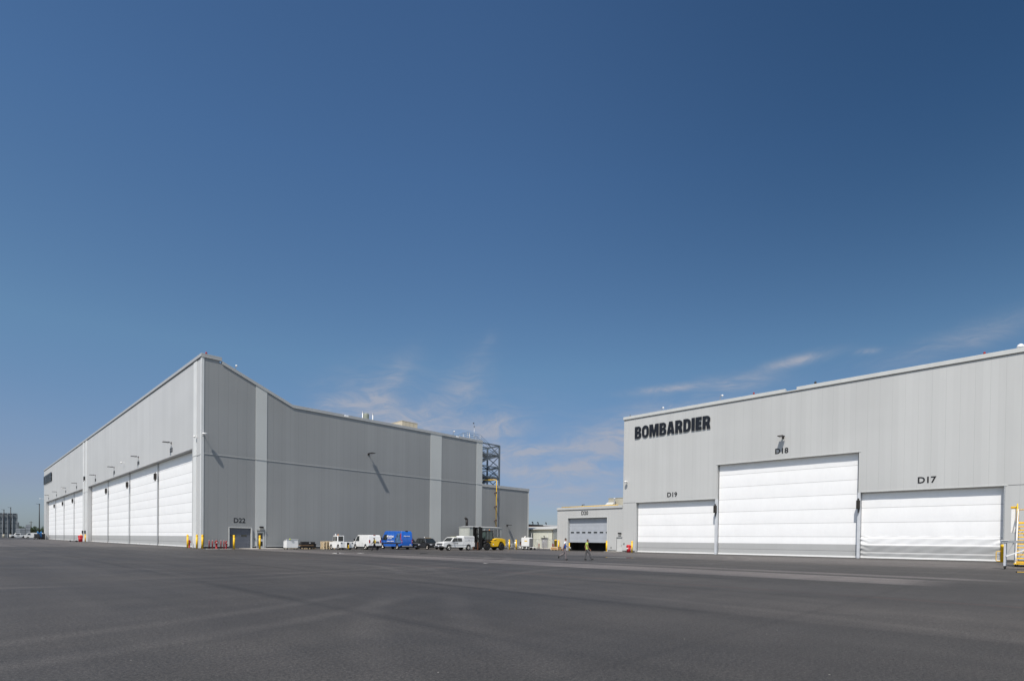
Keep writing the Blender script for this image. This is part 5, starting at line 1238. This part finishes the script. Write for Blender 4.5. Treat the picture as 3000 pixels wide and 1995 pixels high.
b=MB(); b.box(52.4,53.7,-2.5,2.55,2.0,2.06); b.box(52.4,52.48,-2.5,2.55,1.9,1.999); b.box(53.62,53.7,-2.5,2.55,1.9,1.999); b.build('top_frame',M_gal,WS)
b=MB(); b.box(52.35,53.75,2.2,2.6,2.061,2.10); b.build('end_pad',M_wht,WS)
for x in(52.5,53.6):
    for y in(2.38,-2.3):
        b=MB(); b.box(x-.06,x+.06,y-.06,y+.06,.25,1.899); lg=b.build('leg',mat('leg_grey',(.50,.52,.56),.45),WS)
        b=MB(); b.lathe([(.03,-.03),(.09,-.03),(.09,.03),(.03,.03)],(x,y,.10),'y',12); b.box(x-.04,x+.04,y-.05,y+.05,.12,.249); b.build('castor',M_rubber,lg)
b=MB(); b.bar((52.5,2.30,.98),(52.5,1.9,1.95),.06); b.build('dark_brace',M_trim,WS)
b=MB(); b.bar((52.42,2.30,.95),(52.42,.2,1.95),.08); b.bar((53.6,2.3,.95),(53.6,.2,1.95),.08); b.build('white_brace',M_wht,WS)
t=thing('yellow_cord','short yellow cord on the ground beside the yellow stairs','cord',(47,1.3,0)); b=MB(); b.tube([(-.2,.25,.03),(0,.1,.03),(.15,-.2,.03),(.1,-.8,.03),(.4,-1.6,.03)],.02,6); b.build('cord_run',M_yel,t); b=MB(); b.lathe([(.035,0),(.035,.08)],(-.2,.25,0),n=8); b.build('plug',M_dark,t)

# ------------------------------------------------------------------ far left
def lamp_pole(loc,label,h=15.8):
    t=thing('light_pole',label,'light pole',loc,0,'tall black light poles at the apron edge')
    b=MB(); b.lathe([(.55,0),(.55,1.7),(.50,1.78)],n=16); b.build('concrete_base',mat('pole_base',(.55,.50,.40),.8,0,.2,1.),t)
    b=MB(); b.lathe([(.20,1.78),(.16,h)],n=10); b.build('shaft',M_dark,t)
    b=MB(); b.bar((0,0,h-.08),(-1.05,.75,h-.02),.30,.12); b.box(-.22,.22,-.22,.22,h-.2,h+.02); b.build('lamp_head',M_dark,t); return t
lamp_pole((17.6,406,0),'black light pole farthest left, before the tall grey blast fence',15.25); lamp_pole((19.3,386,0),'black light pole second from the left edge, with pale base'); lamp_pole((26.6,336,0),'black light pole nearest the left hangar, behind the blue machine',16.1)
M_jbd=panel_mat('blast_fence_panel',(.17,.19,.20),0,.62,0.,.10,.6,.5,.05)
M_jbd2=mat('blast_fence_light',(.30,.32,.34),.55,0,.2,.4)
JB=thing('blast_fence','tall ribbed grey blast fence at the far left edge of the photo','blast fence',(16,422,0),world=True)
b=MB(); b.box(-8,23.9,420,421.2,0,13.75); b.build('panel_wall',M_jbd,JB)
b=MB(); 
for z in(2.6,5.4,8.2,11.0,13.5): b.box(-8,23.95,419.85,419.99,z,z+.16)
b.build('horizontal_rails',mat('jbd_rail',(.09,.10,.11),.6),JB)
for x in(15.5,17.5,19.6,21.6,23.5):
    b=MB(); b.prism([(419.84,11.2),(419.84,13.2),(419.3,13.6),(419.1,13.4),(419.5,11.2)],x,x+.3,'x'); b.box(x,x+.3,419.6,419.84,0,11.1); b.build('rib',M_jbd2,JB)
b=MB(); b.box(23.95,24.75,424,425,0,8.8); b.build('return_panel',M_jbd,JB)
def screen(x0,x1,y,h,label,m_):
    t=thing('noise_screen',label,'screen wall',(x0,y,0),0,'grey screens beside the blast fence',world=True)
    b=MB(); b.box(x0,x1,y,y+.3,0,h); b.build('panel',m_,t)
    b=MB()
    for z in [h*i/5 for i in range(1,5)]: b.box(x0,x1,y-.06,y-.001,z,z+.08)
    b.build('rails',mat('jbd_rail',(.09,.10,.11),.6),t)
screen(22.9,24.6,415,5.2,'pale low grey screen panel next to the tall blast fence',mat('screen_pale',(.36,.38,.40),.6,0,.1,.4)); screen(24.8,27.1,418,5.4,'mid grey screen panel, middle of the three low screens',M_jbd2); screen(27.15,29.1,417,7.5,'taller grey screen panel, rightmost of the three low screens',M_jbd2)
# far vehicles
c=Car('parked_pickup','small white utility truck far left in front of the blast fence','utility truck',(21.9,380,0),R(182),1.0,.1,1.2,2.2,1.15,'vehicles far left')
pts=[(-2.9,.6),(-2.9,1.35),(-.7,1.35),(-.7,2.2),(1.0,2.2),(1.3,1.45),(2.8,1.35),(2.9,.6),(2.5,.5)]+arch(1.9,.5,.5)+[(-1.2,.5)]+arch(-1.8,.5,.5)+[(-2.5,.5)]
c.body(pts,M_vw)
for sd in(-1,1): c.side([(-.5,1.5),(1.15,1.5),(.9,2.05),(-.5,2.05)],M_glass,sd); c.side([(-.3,.9),(.6,.9),(.6,1.2),(-.3,1.2)],M_dark,sd,'door_logo')
for x in(1.9,-1.8):
    for sd in(-1,1): wheel(c.t,x,sd*.85,.45,.3,sd,M_dark)
c=Car('parked_van','white delivery van far left beside the black machine','van',(22.6,306,0),R(178),1.0,.14,1.,2.3,1.12,'vehicles far left')
pts=[(-2.6,.55),(-2.6,2.1),(-2.4,2.3),(1.6,2.3),(2.3,1.5),(2.75,1.2),(2.8,.5),(2.4,.42)]+arch(1.8,.42,.42)+[(-1.2,.42)]+arch(-1.6,.42,.42)+[(-2.2,.45)]
c.body(pts,M_vw)
for sd in(-1,1): c.side([(1.1,1.5),(2.1,1.5),(1.6,2.1),(1.1,2.1)],M_glass,sd)
for x in(1.8,-1.6):
    for sd in(-1,1): wheel(c.t,x,sd*.85,.38,.26,sd)
t=thing('black_tractor','black tractor unit with cab beside the blue machine far left','tractor',(21.4,279,0),R(90),'vehicles far left')
b=MB(); b.prism([(-1.4,.5),(-1.4,1.3),(.2,1.3),(.3,2.1),(1.2,2.1),(1.3,.5)],-.75,.75,'y'); b.build('body',M_dark,t,bevel=.05)
b=MB(); b.box(-1.415,-1.402,-.3,.3,.9,1.15); b.build('plate',M_glass,t); b=MB(); b.box(.32,1.18,.752,.765,1.4,2.0); b.build('window',M_glass,t)
for x in(-.8,.8):
    for sd in(-1,1): wheel(t,x,sd*.75,.5,.3,sd,M_ss)
M_mblue=mat('machine_blue',(.008,.07,.20),.4,0,.2,1.)
t=thing('blue_machine','blue tall machine with two light blue stacks far left by the hangar end','machine',(22.3,281,0),R(90),'vehicles far left')
b=MB(); b.box(-.8,.8,-.65,.65,.7,2.3); b.prism([(-.8,2.301),(.8,2.301),(.5,2.55),(-.5,2.55)],-.6,.6,'y'); b.build('casing',M_mblue,t,bevel=.05)
for y in(-.5,.5): b=MB(); b.lathe([(.2,2.5),(.2,3.0)],(0,y,0),n=12); b.build('stack',mat('light_blue',(.02,.22,.55),.4),t)
b=MB(); b.box(-.7,.7,-.5,.5,.35,.699); b.build('chassis',M_dark,t)
for x in(-.5,.5):
    for sd in(-1,1): wheel(t,x,sd*.6,.32,.2,sd,M_whtr)
t=thing('black_generator','black box machine right of the blue machine against the hangar end','machine',(23.5,283,0),R(90),'vehicles far left'); b=MB(); b.box(-.8,.8,-.6,.6,.3,2.2); b.build('casing',M_dark,t,bevel=.06); b=MB(); b.box(-.815,-.802,-.4,.4,1.2,1.8); b.build('grille',M_rubber,t)
for x in(-.5,.5): b=MB(); b.lathe([(.28,-.62),(.28,.62)],(x,0,.28),'y',14); b.build('wheel',M_rubber,t)
t=thing('tow_bar','thin dark tow bar lying on the ground before the far white doors','tow bar',(20.8,178.6,0),R(100)); b=MB(); b.tube([(-3.2,0,.25),(2.6,0,.25)],.07,8); b.build('bar',M_dark,t)
for x in(-3,-2.2,1.8): b=MB(); b.lathe([(.22,-.06),(.22,.06)],(x,.2,.22),'y',12); b.build('wheel',M_rubber,t)
t=thing('utility_pole','distant wooden utility pole above the trees on the left','utility pole',(43.2,612,0)); b=MB(); b.lathe([(.3,0),(.22,13.2)],n=8); b.build('shaft',mat('pole_wood',(.06,.05,.04),.8),t); b=MB(); b.box(-1.3,1.3,-.1,.1,12.2,12.4); b.build('crossarm',mat('pole_wood',(.06,.05,.04),.8),t)

# trees far left, leaf clump crowns
M_leaf=[mat('foliage_dark',(.035,.06,.018),.8,0,.5,.5),mat('foliage_mid',(.06,.085,.025),.8,0,.5,.5),mat('foliage_olive',(.085,.095,.03),.8,0,.5,.5)]
def tree(x,y,h,w,m_,label,seed):
    rd=random.Random(seed); t=thing('far_tree',label,'tree',(x,y,0),0,'trees beyond the apron on the left')
    b=MB(); b.tube([(0,0,0),(.1,0,h*.35),(-.1,.1,h*.7)],[.35,.25,.1],7)
    for k in range(4): a=rd.uniform(0,6.28); b.tube([(0,0,h*.3),(math.cos(a)*w*.25,math.sin(a)*w*.25,h*.6)],[.15,.05],5)
    b.build('trunk',mat('bark',(.08,.06,.045),.9,0,.3,2.),t)
    b=MB(); lobes=[(rd.uniform(-.35,.35)*w,rd.uniform(-.35,.35)*w,h*rd.uniform(.35,.82),w*rd.uniform(.16,.3)) for _ in range(13)]
    for i in range(1500):
        lx,ly,lz,lr=lobes[rd.randrange(len(lobes))]
        d=Vector((rd.gauss(0,1),rd.gauss(0,1),rd.gauss(0,1))).normalized()*lr*rd.uniform(.55,1.05)
        p=Vector((lx,ly,lz))+d; s=rd.uniform(.12,.30); q=Matrix.Rotation(rd.uniform(0,6.28),3,Vector((rd.gauss(0,1),rd.gauss(0,1),rd.gauss(0,1))).normalized())
        b.poly([p+q@Vector((-s,-s*.6,0)),p+q@Vector((s,-s*.5,.05)),p+q@Vector((s*.3,s,-.05))])
    b.build('crown',m_,t,recalc=False)
for i,(x,h,w,y,k,lab) in enumerate([(36.5,9.4,7,600,0,'dark tree just right of the tall blast fence'),(39.5,7.5,8,610,2,'low olive tree behind the grey screens'),(42.5,10.0,8,600,0,'tallest dark tree below the distant utility pole'),(45.2,8.4,8,605,1,'rounded green tree right of the utility pole'),(48.5,7.8,7,598,1,'green tree left of the nearest black light pole'),(51.5,9.0,8,590,0,'dark tree right behind the nearest light pole'),(55.2,7.5,9,600,2,'olive tree partly hidden by the hangar end'),(33.5,7.8,6,603,1,'small tree hidden behind the blast fence edge')]):
    tree(x,y,h,w,M_leaf[k],lab,i+3)

# ------------------------------------------------------------------ people
def skin_mesh(name,joints,edges,m_,parent,root=0,sub=2):
    me=bpy.data.meshes.new(name); me.from_pydata([j[:3] for j in joints],edges,[]); o=bpy.data.objects.new(name,me); COL.objects.link(o)
    o.modifiers.new('s','SKIN')
    sk=me.skin_vertices[0].data
    for i,j in enumerate(joints): r=j[3]; sk[i].radius=(r,j[4] if len(j)>4 else r); sk[i].use_root=(i==root)
    sb=o.modifiers.new('d','SUBSURF'); sb.levels=sub; sb.render_levels=sub
    dg=bpy.context.evaluated_depsgraph_get(); m2=bpy.data.meshes.new_from_object(o.evaluated_get(dg)); bpy.data.objects.remove(o); m2.name=name
    m2.materials.clear(); m2.materials.append(m_)
    for p in m2.polygons: p.use_smooth=True
    return mk(name,m2,parent)
def person(label,loc,rz,J,mats,scale=1.,vest=False,cap=False,sleeve=.5):
    """J: joint dict in a local frame: +x forward, +y left, z up"""
    t=thing('person',label,'person',loc,rz); t.scale=(scale,)*3
    V3=lambda k:Vector(J[k])
    lerp=lambda a,b,f:tuple(V3(a).lerp(V3(b),f))
    jt=[];ed=[];ix={}
    def add(n,p,r,r2=None,link=None):
        ix[n]=len(jt); jt.append((*p,r,r2 or r))
        if link is not None: ed.append((ix[link],ix[n]))
    add('pelvis',J['pelvis'],.12,.15); add('waist',J['waist'],.095,.125,'pelvis'); add('chest',J['chest'],.11,.16,'waist'); add('neckb',J['neck'],.06,.06,'chest')
    add('neckt',tuple(V3('neck').lerp(V3('head'),.45)),.052,.052,'neckb'); add('head1',tuple(V3('head')+Vector((.01,0,-.03))),.078,.070,'neckt'); add('head2',tuple(V3('head')+Vector((0,0,.07))),.085,.075,'head1')
    for s in 'LR':
        add('hip'+s,J['hip'+s],.085,.085,'pelvis'); add('knee'+s,J['knee'+s],.056,.056,'hip'+s); add('ank'+s,J['ank'+s],.038,.038,'knee'+s); 
        add('sh'+s,J['sh'+s],.055,.055,'chest'); add('el'+s,J['el'+s],.040,.040,'sh'+s); add('wr'+s,J['wr'+s],.026,.026,'el'+s)
        d=(V3('wr'+s)-V3('el'+s)).normalized(); sd=1 if s=='L' else -1
        fwd=Vector((1,0,0)); fwd=(fwd-d*fwd.dot(d)).normalized(); n3=d.cross(fwd)
        palm=V3('wr'+s)+d*.05; add('pm'+s,tuple(palm),.030,.018,'wr'+s)
        for q,(o1,L) in enumerate(((.028,.070),(.010,.080),(-.009,.076),(-.027,.060))):
            b0=palm+d*.035+fwd*o1; m0=b0+d*L*.5+n3*sd*-.008; e0=b0+d*L*.92+n3*sd*-.028
            add('f%d%s'%(q,s),tuple(b0),.0100,.0100,'pm'+s); add('g%d%s'%(q,s),tuple(m0),.0092,.0092,'f%d%s'%(q,s)); add('h%d%s'%(q,s),tuple(e0),.0082,.0082,'g%d%s'%(q,s))
        th=palm-d*.005+fwd*.035; add('t0'+s,tuple(th),.011,.011,'pm'+s); add('t1'+s,tuple(th+d*.035+fwd*.022+n3*-.01*sd),.0095,.0095,'t0'+s)
    skin_mesh('body',jt,ed,M_skin,t)
    H=V3('head')
    # face details joined as children: hair, shoes, shirt, trousers
    yaw=J.get('face',0); Mh=Matrix.Translation(H)@Matrix.Rotation(yaw,4,'Z')
    b=MB(); b.M=Mh; b.sphere((-.016,0,.078),.084,14,(1.0,.90,.86)); b.sphere((-.040,0,.02),.068,12,(.75,1.0,1.0)); b.build('hair',mats['hair'],t)
    b=MB(); b.M=Mh; b.tube([(.075,0,.045),(.098,0,.0),(.088,0,-.015)],[.008,.014,.009],6); b.sphere((0,.078,.01),.022,8,(.6,.35,1)); b.sphere((0,-.078,.01),.022,8,(.6,.35,1)); b.build('nose_and_ears',M_skin,t)
    b=MB(); b.M=Mh
    for y in(-.03,.03): b.sphere((.075,y,.035),.011,8)
    b.build('eyes',M_hair,t)
    b=MB(); b.M=Mh; b.tube([(.078,-.024,-.045),(.088,0,-.048),(.078,.024,-.045)],.006,6); b.build('mouth',mat('lips',(.22,.07,.06),.5),t)
    if mats.get('beard'): b=MB(); b.M=Mh; b.sphere((.038,0,-.062),.055,10,(.95,1.05,.75)); b.build('beard',mats['hair'],t)
    if cap:
        b=MB(); b.M=Mh; b.sphere((-.008,0,.085),.094,14,(1.02,.92,.80)); b.box(.05,.18,-.06,.06,.075,.09); b.build('cap',M_dark,t)
    jt=[];ed=[];ix={}
    add('z',tuple(V3('pelvis')+Vector((0,0,-.09))),.135,.18); add('a',tuple(V3('pelvis')+Vector((0,0,.04))),.135,.175,'z'); add('b',J['waist'],.13,.17,'a'); add('c',J['chest'],.13,.185,'b'); add('d',tuple(V3('neck')+Vector((0,0,-.03))),.075,.08,'c')
    for s in 'LR': add('s'+s,J['sh'+s],.078,.078,'c'); add('e'+s,lerp('sh'+s,'el'+s,sleeve),.062,.062,'s'+s)
    if sleeve>=1:
        for s in 'LR': add('w'+s,lerp('el'+s,'wr'+s,.9),.042,.042,'e'+s)
    skin_mesh('shirt',jt,ed,mats['shirt'],t)
    b=MB(); b.lathe([(.070,.0),(.062,.035),(.066,.04)],tuple(V3('neck')+Vector((0,0,-.005))),n=14,cap=False); b.build('collar',mats.get('collar',mats['shirt']),t)
    jt=[];ed=[];ix={}
    add('a0',tuple(V3('pelvis')+Vector((0,0,.11))),.115,.145); add('a',tuple(V3('pelvis')+Vector((0,0,.02))),.125,.155,'a0'); add('a2',tuple(V3('pelvis')+Vector((0,0,-.06))),.12,.15,'a')
    for s in 'LR': add('h'+s,J['hip'+s],.102,.102,'a2'); add('k'+s,J['knee'+s],.078,.078,'h'+s); add('n'+s,tuple(V3('ank'+s)+(V3('ank'+s)-V3('knee'+s)).normalized()*.045),.070,.070,'k'+s)
    skin_mesh('trousers',jt,ed,mats['trousers'],t)
    for s in 'LR':
        A=V3('ank'+s); T=V3('toe'+s); d=(T-A)
        jt=[];ed=[];ix={}
        back=A-Vector((d.x,d.y,0)).normalized()*.05+Vector((0,0,-.03))
        if 'heel'+s in J: back=V3('heel'+s)
        add('a',tuple(back),.052,.050); add('m',tuple((back+T)/2+Vector((0,0,.012))),.054,.054,'a'); add('t',tuple(T),.040,.050,'m'); add('u',tuple(A+Vector((0,0,.02))),.045,.045,'a')
        skin_mesh('shoe',jt,ed,mats['shoe'],t)
    if vest:
        jt=[];ed=[];ix={}
        add('a',tuple(V3('pelvis')+Vector((0,0,-.02))),.175,.20); add('b',J['waist'],.165,.20,'a'); add('c',J['chest'],.185,.225,'b'); add('d',tuple(V3('neck')+Vector((0,0,-.03))),.12,.15,'c')
        skin_mesh('safety_vest',jt,ed,mats['vest'],t)
    return t
def zmix(name,stops):
    M=bpy.data.materials.new(name); M.use_nodes=True; n=NT(M.node_tree); p=n.new('ShaderNodeBsdfPrincipled'); o=n.new('ShaderNodeOutputMaterial'); n.l.new(p.outputs[0],o.inputs[0])
    tc=n.new('ShaderNodeTexCoord'); z=n.xyz(tc.outputs['Object'])[2]; wob=n.m('MULTIPLY_ADD',n.noise(tc.outputs['Object'],9.,3),.06,z)
    r=n.new('ShaderNodeValToRGB'); n.l.new(n.ramp(wob,stops[0][0],stops[-1][0],0.,1.,False),r.inputs[0]); z0,z1=stops[0][0],stops[-1][0]
    for i,(zz,c) in enumerate(stops):
        q=(zz-z0)/(z1-z0)
        if i==0: e=r.color_ramp.elements[0]
        elif i==len(stops)-1: e=r.color_ramp.elements[-1]
        else: e=r.color_ramp.elements.new(q)
        e.position=q; e.color=c+(1,)
    n.l.new(r.outputs[0],p.inputs['Base Color']); p.inputs['Roughness'].default_value=.75; return M
mm1=dict(hair=mat('hair_greying',(.035,.03,.028),.6,0,.3,20.),shirt=zmix('dip_dyed_shirt',[(.95,(.01,.012,.05)),(1.04,(.02,.03,.12)),(1.12,(.03,.11,.48)),(1.25,(.07,.18,.58)),(1.36,(.70,.72,.78)),(1.55,(.75,.75,.78))]),trousers=mat('trousers_mauve_grey',(.16,.14,.145),.85,0,.15,8.,bump=.004),shoe=mat('shoe_black',(.012,.012,.012),.5),collar=mat('collar_white',(.6,.6,.62),.8))
# man 1: trailing leg lifted behind, arm swung back; walks to the right
J1=dict(pelvis=(0,0,.98),waist=(.01,0,1.14),chest=(.03,0,1.36),neck=(.03,0,1.53),head=(.07,0,1.66),face=R(-15),
 hipL=(0,.09,.93),kneeL=(-.05,.10,.52),ankL=(-.42,.10,.34),heelL=(-.50,.10,.36),toeL=(-.47,.10,.12),
 hipR=(0,-.09,.93),kneeR=(.06,-.10,.51),ankR=(.10,-.10,.09),heelR=(.04,-.10,.045),toeR=(.27,-.11,.035),
 shL=(.02,.20,1.46),elL=(.10,.25,1.17),wrL=(.33,.22,1.06),shR=(.0,-.20,1.46),elR=(-.10,-.25,1.18),wrR=(-.17,-.25,.93))
hd=math.atan2(-.71,.70)
person('man in a white and blue polo shirt and mauve-grey trousers',(36.85,30.1,0),hd,J1,mm1,1.05,sleeve=.55)
mm2=dict(hair=M_hair,beard=True,shirt=mat('lime_polo',(.48,.62,.12),.8,0,.1,10.,bump=.003),trousers=mat('trousers_charcoal',(.085,.085,.09),.85,0,.25,10.,bump=.004),shoe=mat('shoe_black',(.012,.012,.012),.5))
J2=dict(pelvis=(0,0,.95),waist=(-.02,0,1.11),chest=(-.03,0,1.33),neck=(-.01,0,1.50),head=(.03,0,1.63),face=R(-40),
 hipL=(0,.09,.90),kneeL=(-.10,.10,.50),ankL=(-.20,.10,.09),heelL=(-.25,.10,.06),toeL=(-.02,.10,.035),
 hipR=(0,-.09,.90),kneeR=(.20,-.10,.52),ankR=(.33,-.10,.11),heelR=(.30,-.10,.045),toeR=(.53,-.11,.10),
 shL=(-.04,.20,1.43),elL=(-.16,.24,1.16),wrL=(-.12,.22,.93),shR=(-.05,-.20,1.43),elR=(.0,-.25,1.14),wrR=(.17,-.24,.93))
person('bearded man in a lime green polo shirt striding right',(38.4,28.85,0),hd,J2,mm2,1.03,sleeve=.5)
mm3=dict(hair=M_hair,shirt=mat('dark_shirt',(.02,.018,.018),.8),trousers=mat('navy_trousers',(.012,.014,.022),.85),shoe=mat('shoe_black',(.012,.012,.012),.5),
 vest=zmix('hivis_vest',[(.88,(.95,.20,.02)),(1.05,(.95,.18,.02)),(1.07,(.75,.80,.25)),(1.16,(.75,.80,.25)),(1.18,(.85,.25,.03)),(1.30,(.80,.30,.03)),(1.34,(.80,.75,.05)),(1.5,(.80,.78,.08))]))
J3=dict(pelvis=(0,0,.95),waist=(-.01,0,1.11),chest=(0,0,1.33),neck=(.02,0,1.50),head=(.06,0,1.62),face=0,
 hipL=(0,.09,.90),kneeL=(.16,.10,.50),ankL=(.28,.10,.09),heelL=(.23,.10,.045),toeL=(.45,.10,.05),
 hipR=(0,-.09,.90),kneeR=(-.10,-.10,.50),ankR=(-.36,-.10,.18),heelR=(-.43,-.10,.20),toeR=(-.30,-.11,.035),
 shL=(0,.20,1.43),elL=(.10,.25,1.16),wrL=(.30,.20,1.00),shR=(0,-.20,1.43),elR=(-.10,-.25,1.15),wrR=(.05,-.24,.93))
person('worker in dark cap and orange-yellow safety vest walking left past the white van',(40.42,66.9,0),hd+PI,J3,mm3,1.02,vest=True,cap=True,sleeve=1.)
t=thing('folder','pale folded jacket held at the waist by the man in blue','folder',(37.05,29.92,1.02),hd); b=MB(); b.cbox((.17,.16,.08),(.22,.05,.10),Matrix.Rotation(R(35),3,'Y')); b.build('cloth',mat('cloth_pale',(.5,.5,.46),.85),t); b=MB(); b.cbox((.24,.17,-.03),(.2,.06,.12),Matrix.Rotation(R(40),3,'Y')); b.build('dark_lining',M_dark,t)

S.render.resolution_x=1024; S.render.resolution_y=680
for o in bpy.data.objects:
    if o.get('group')=='': del o['group']
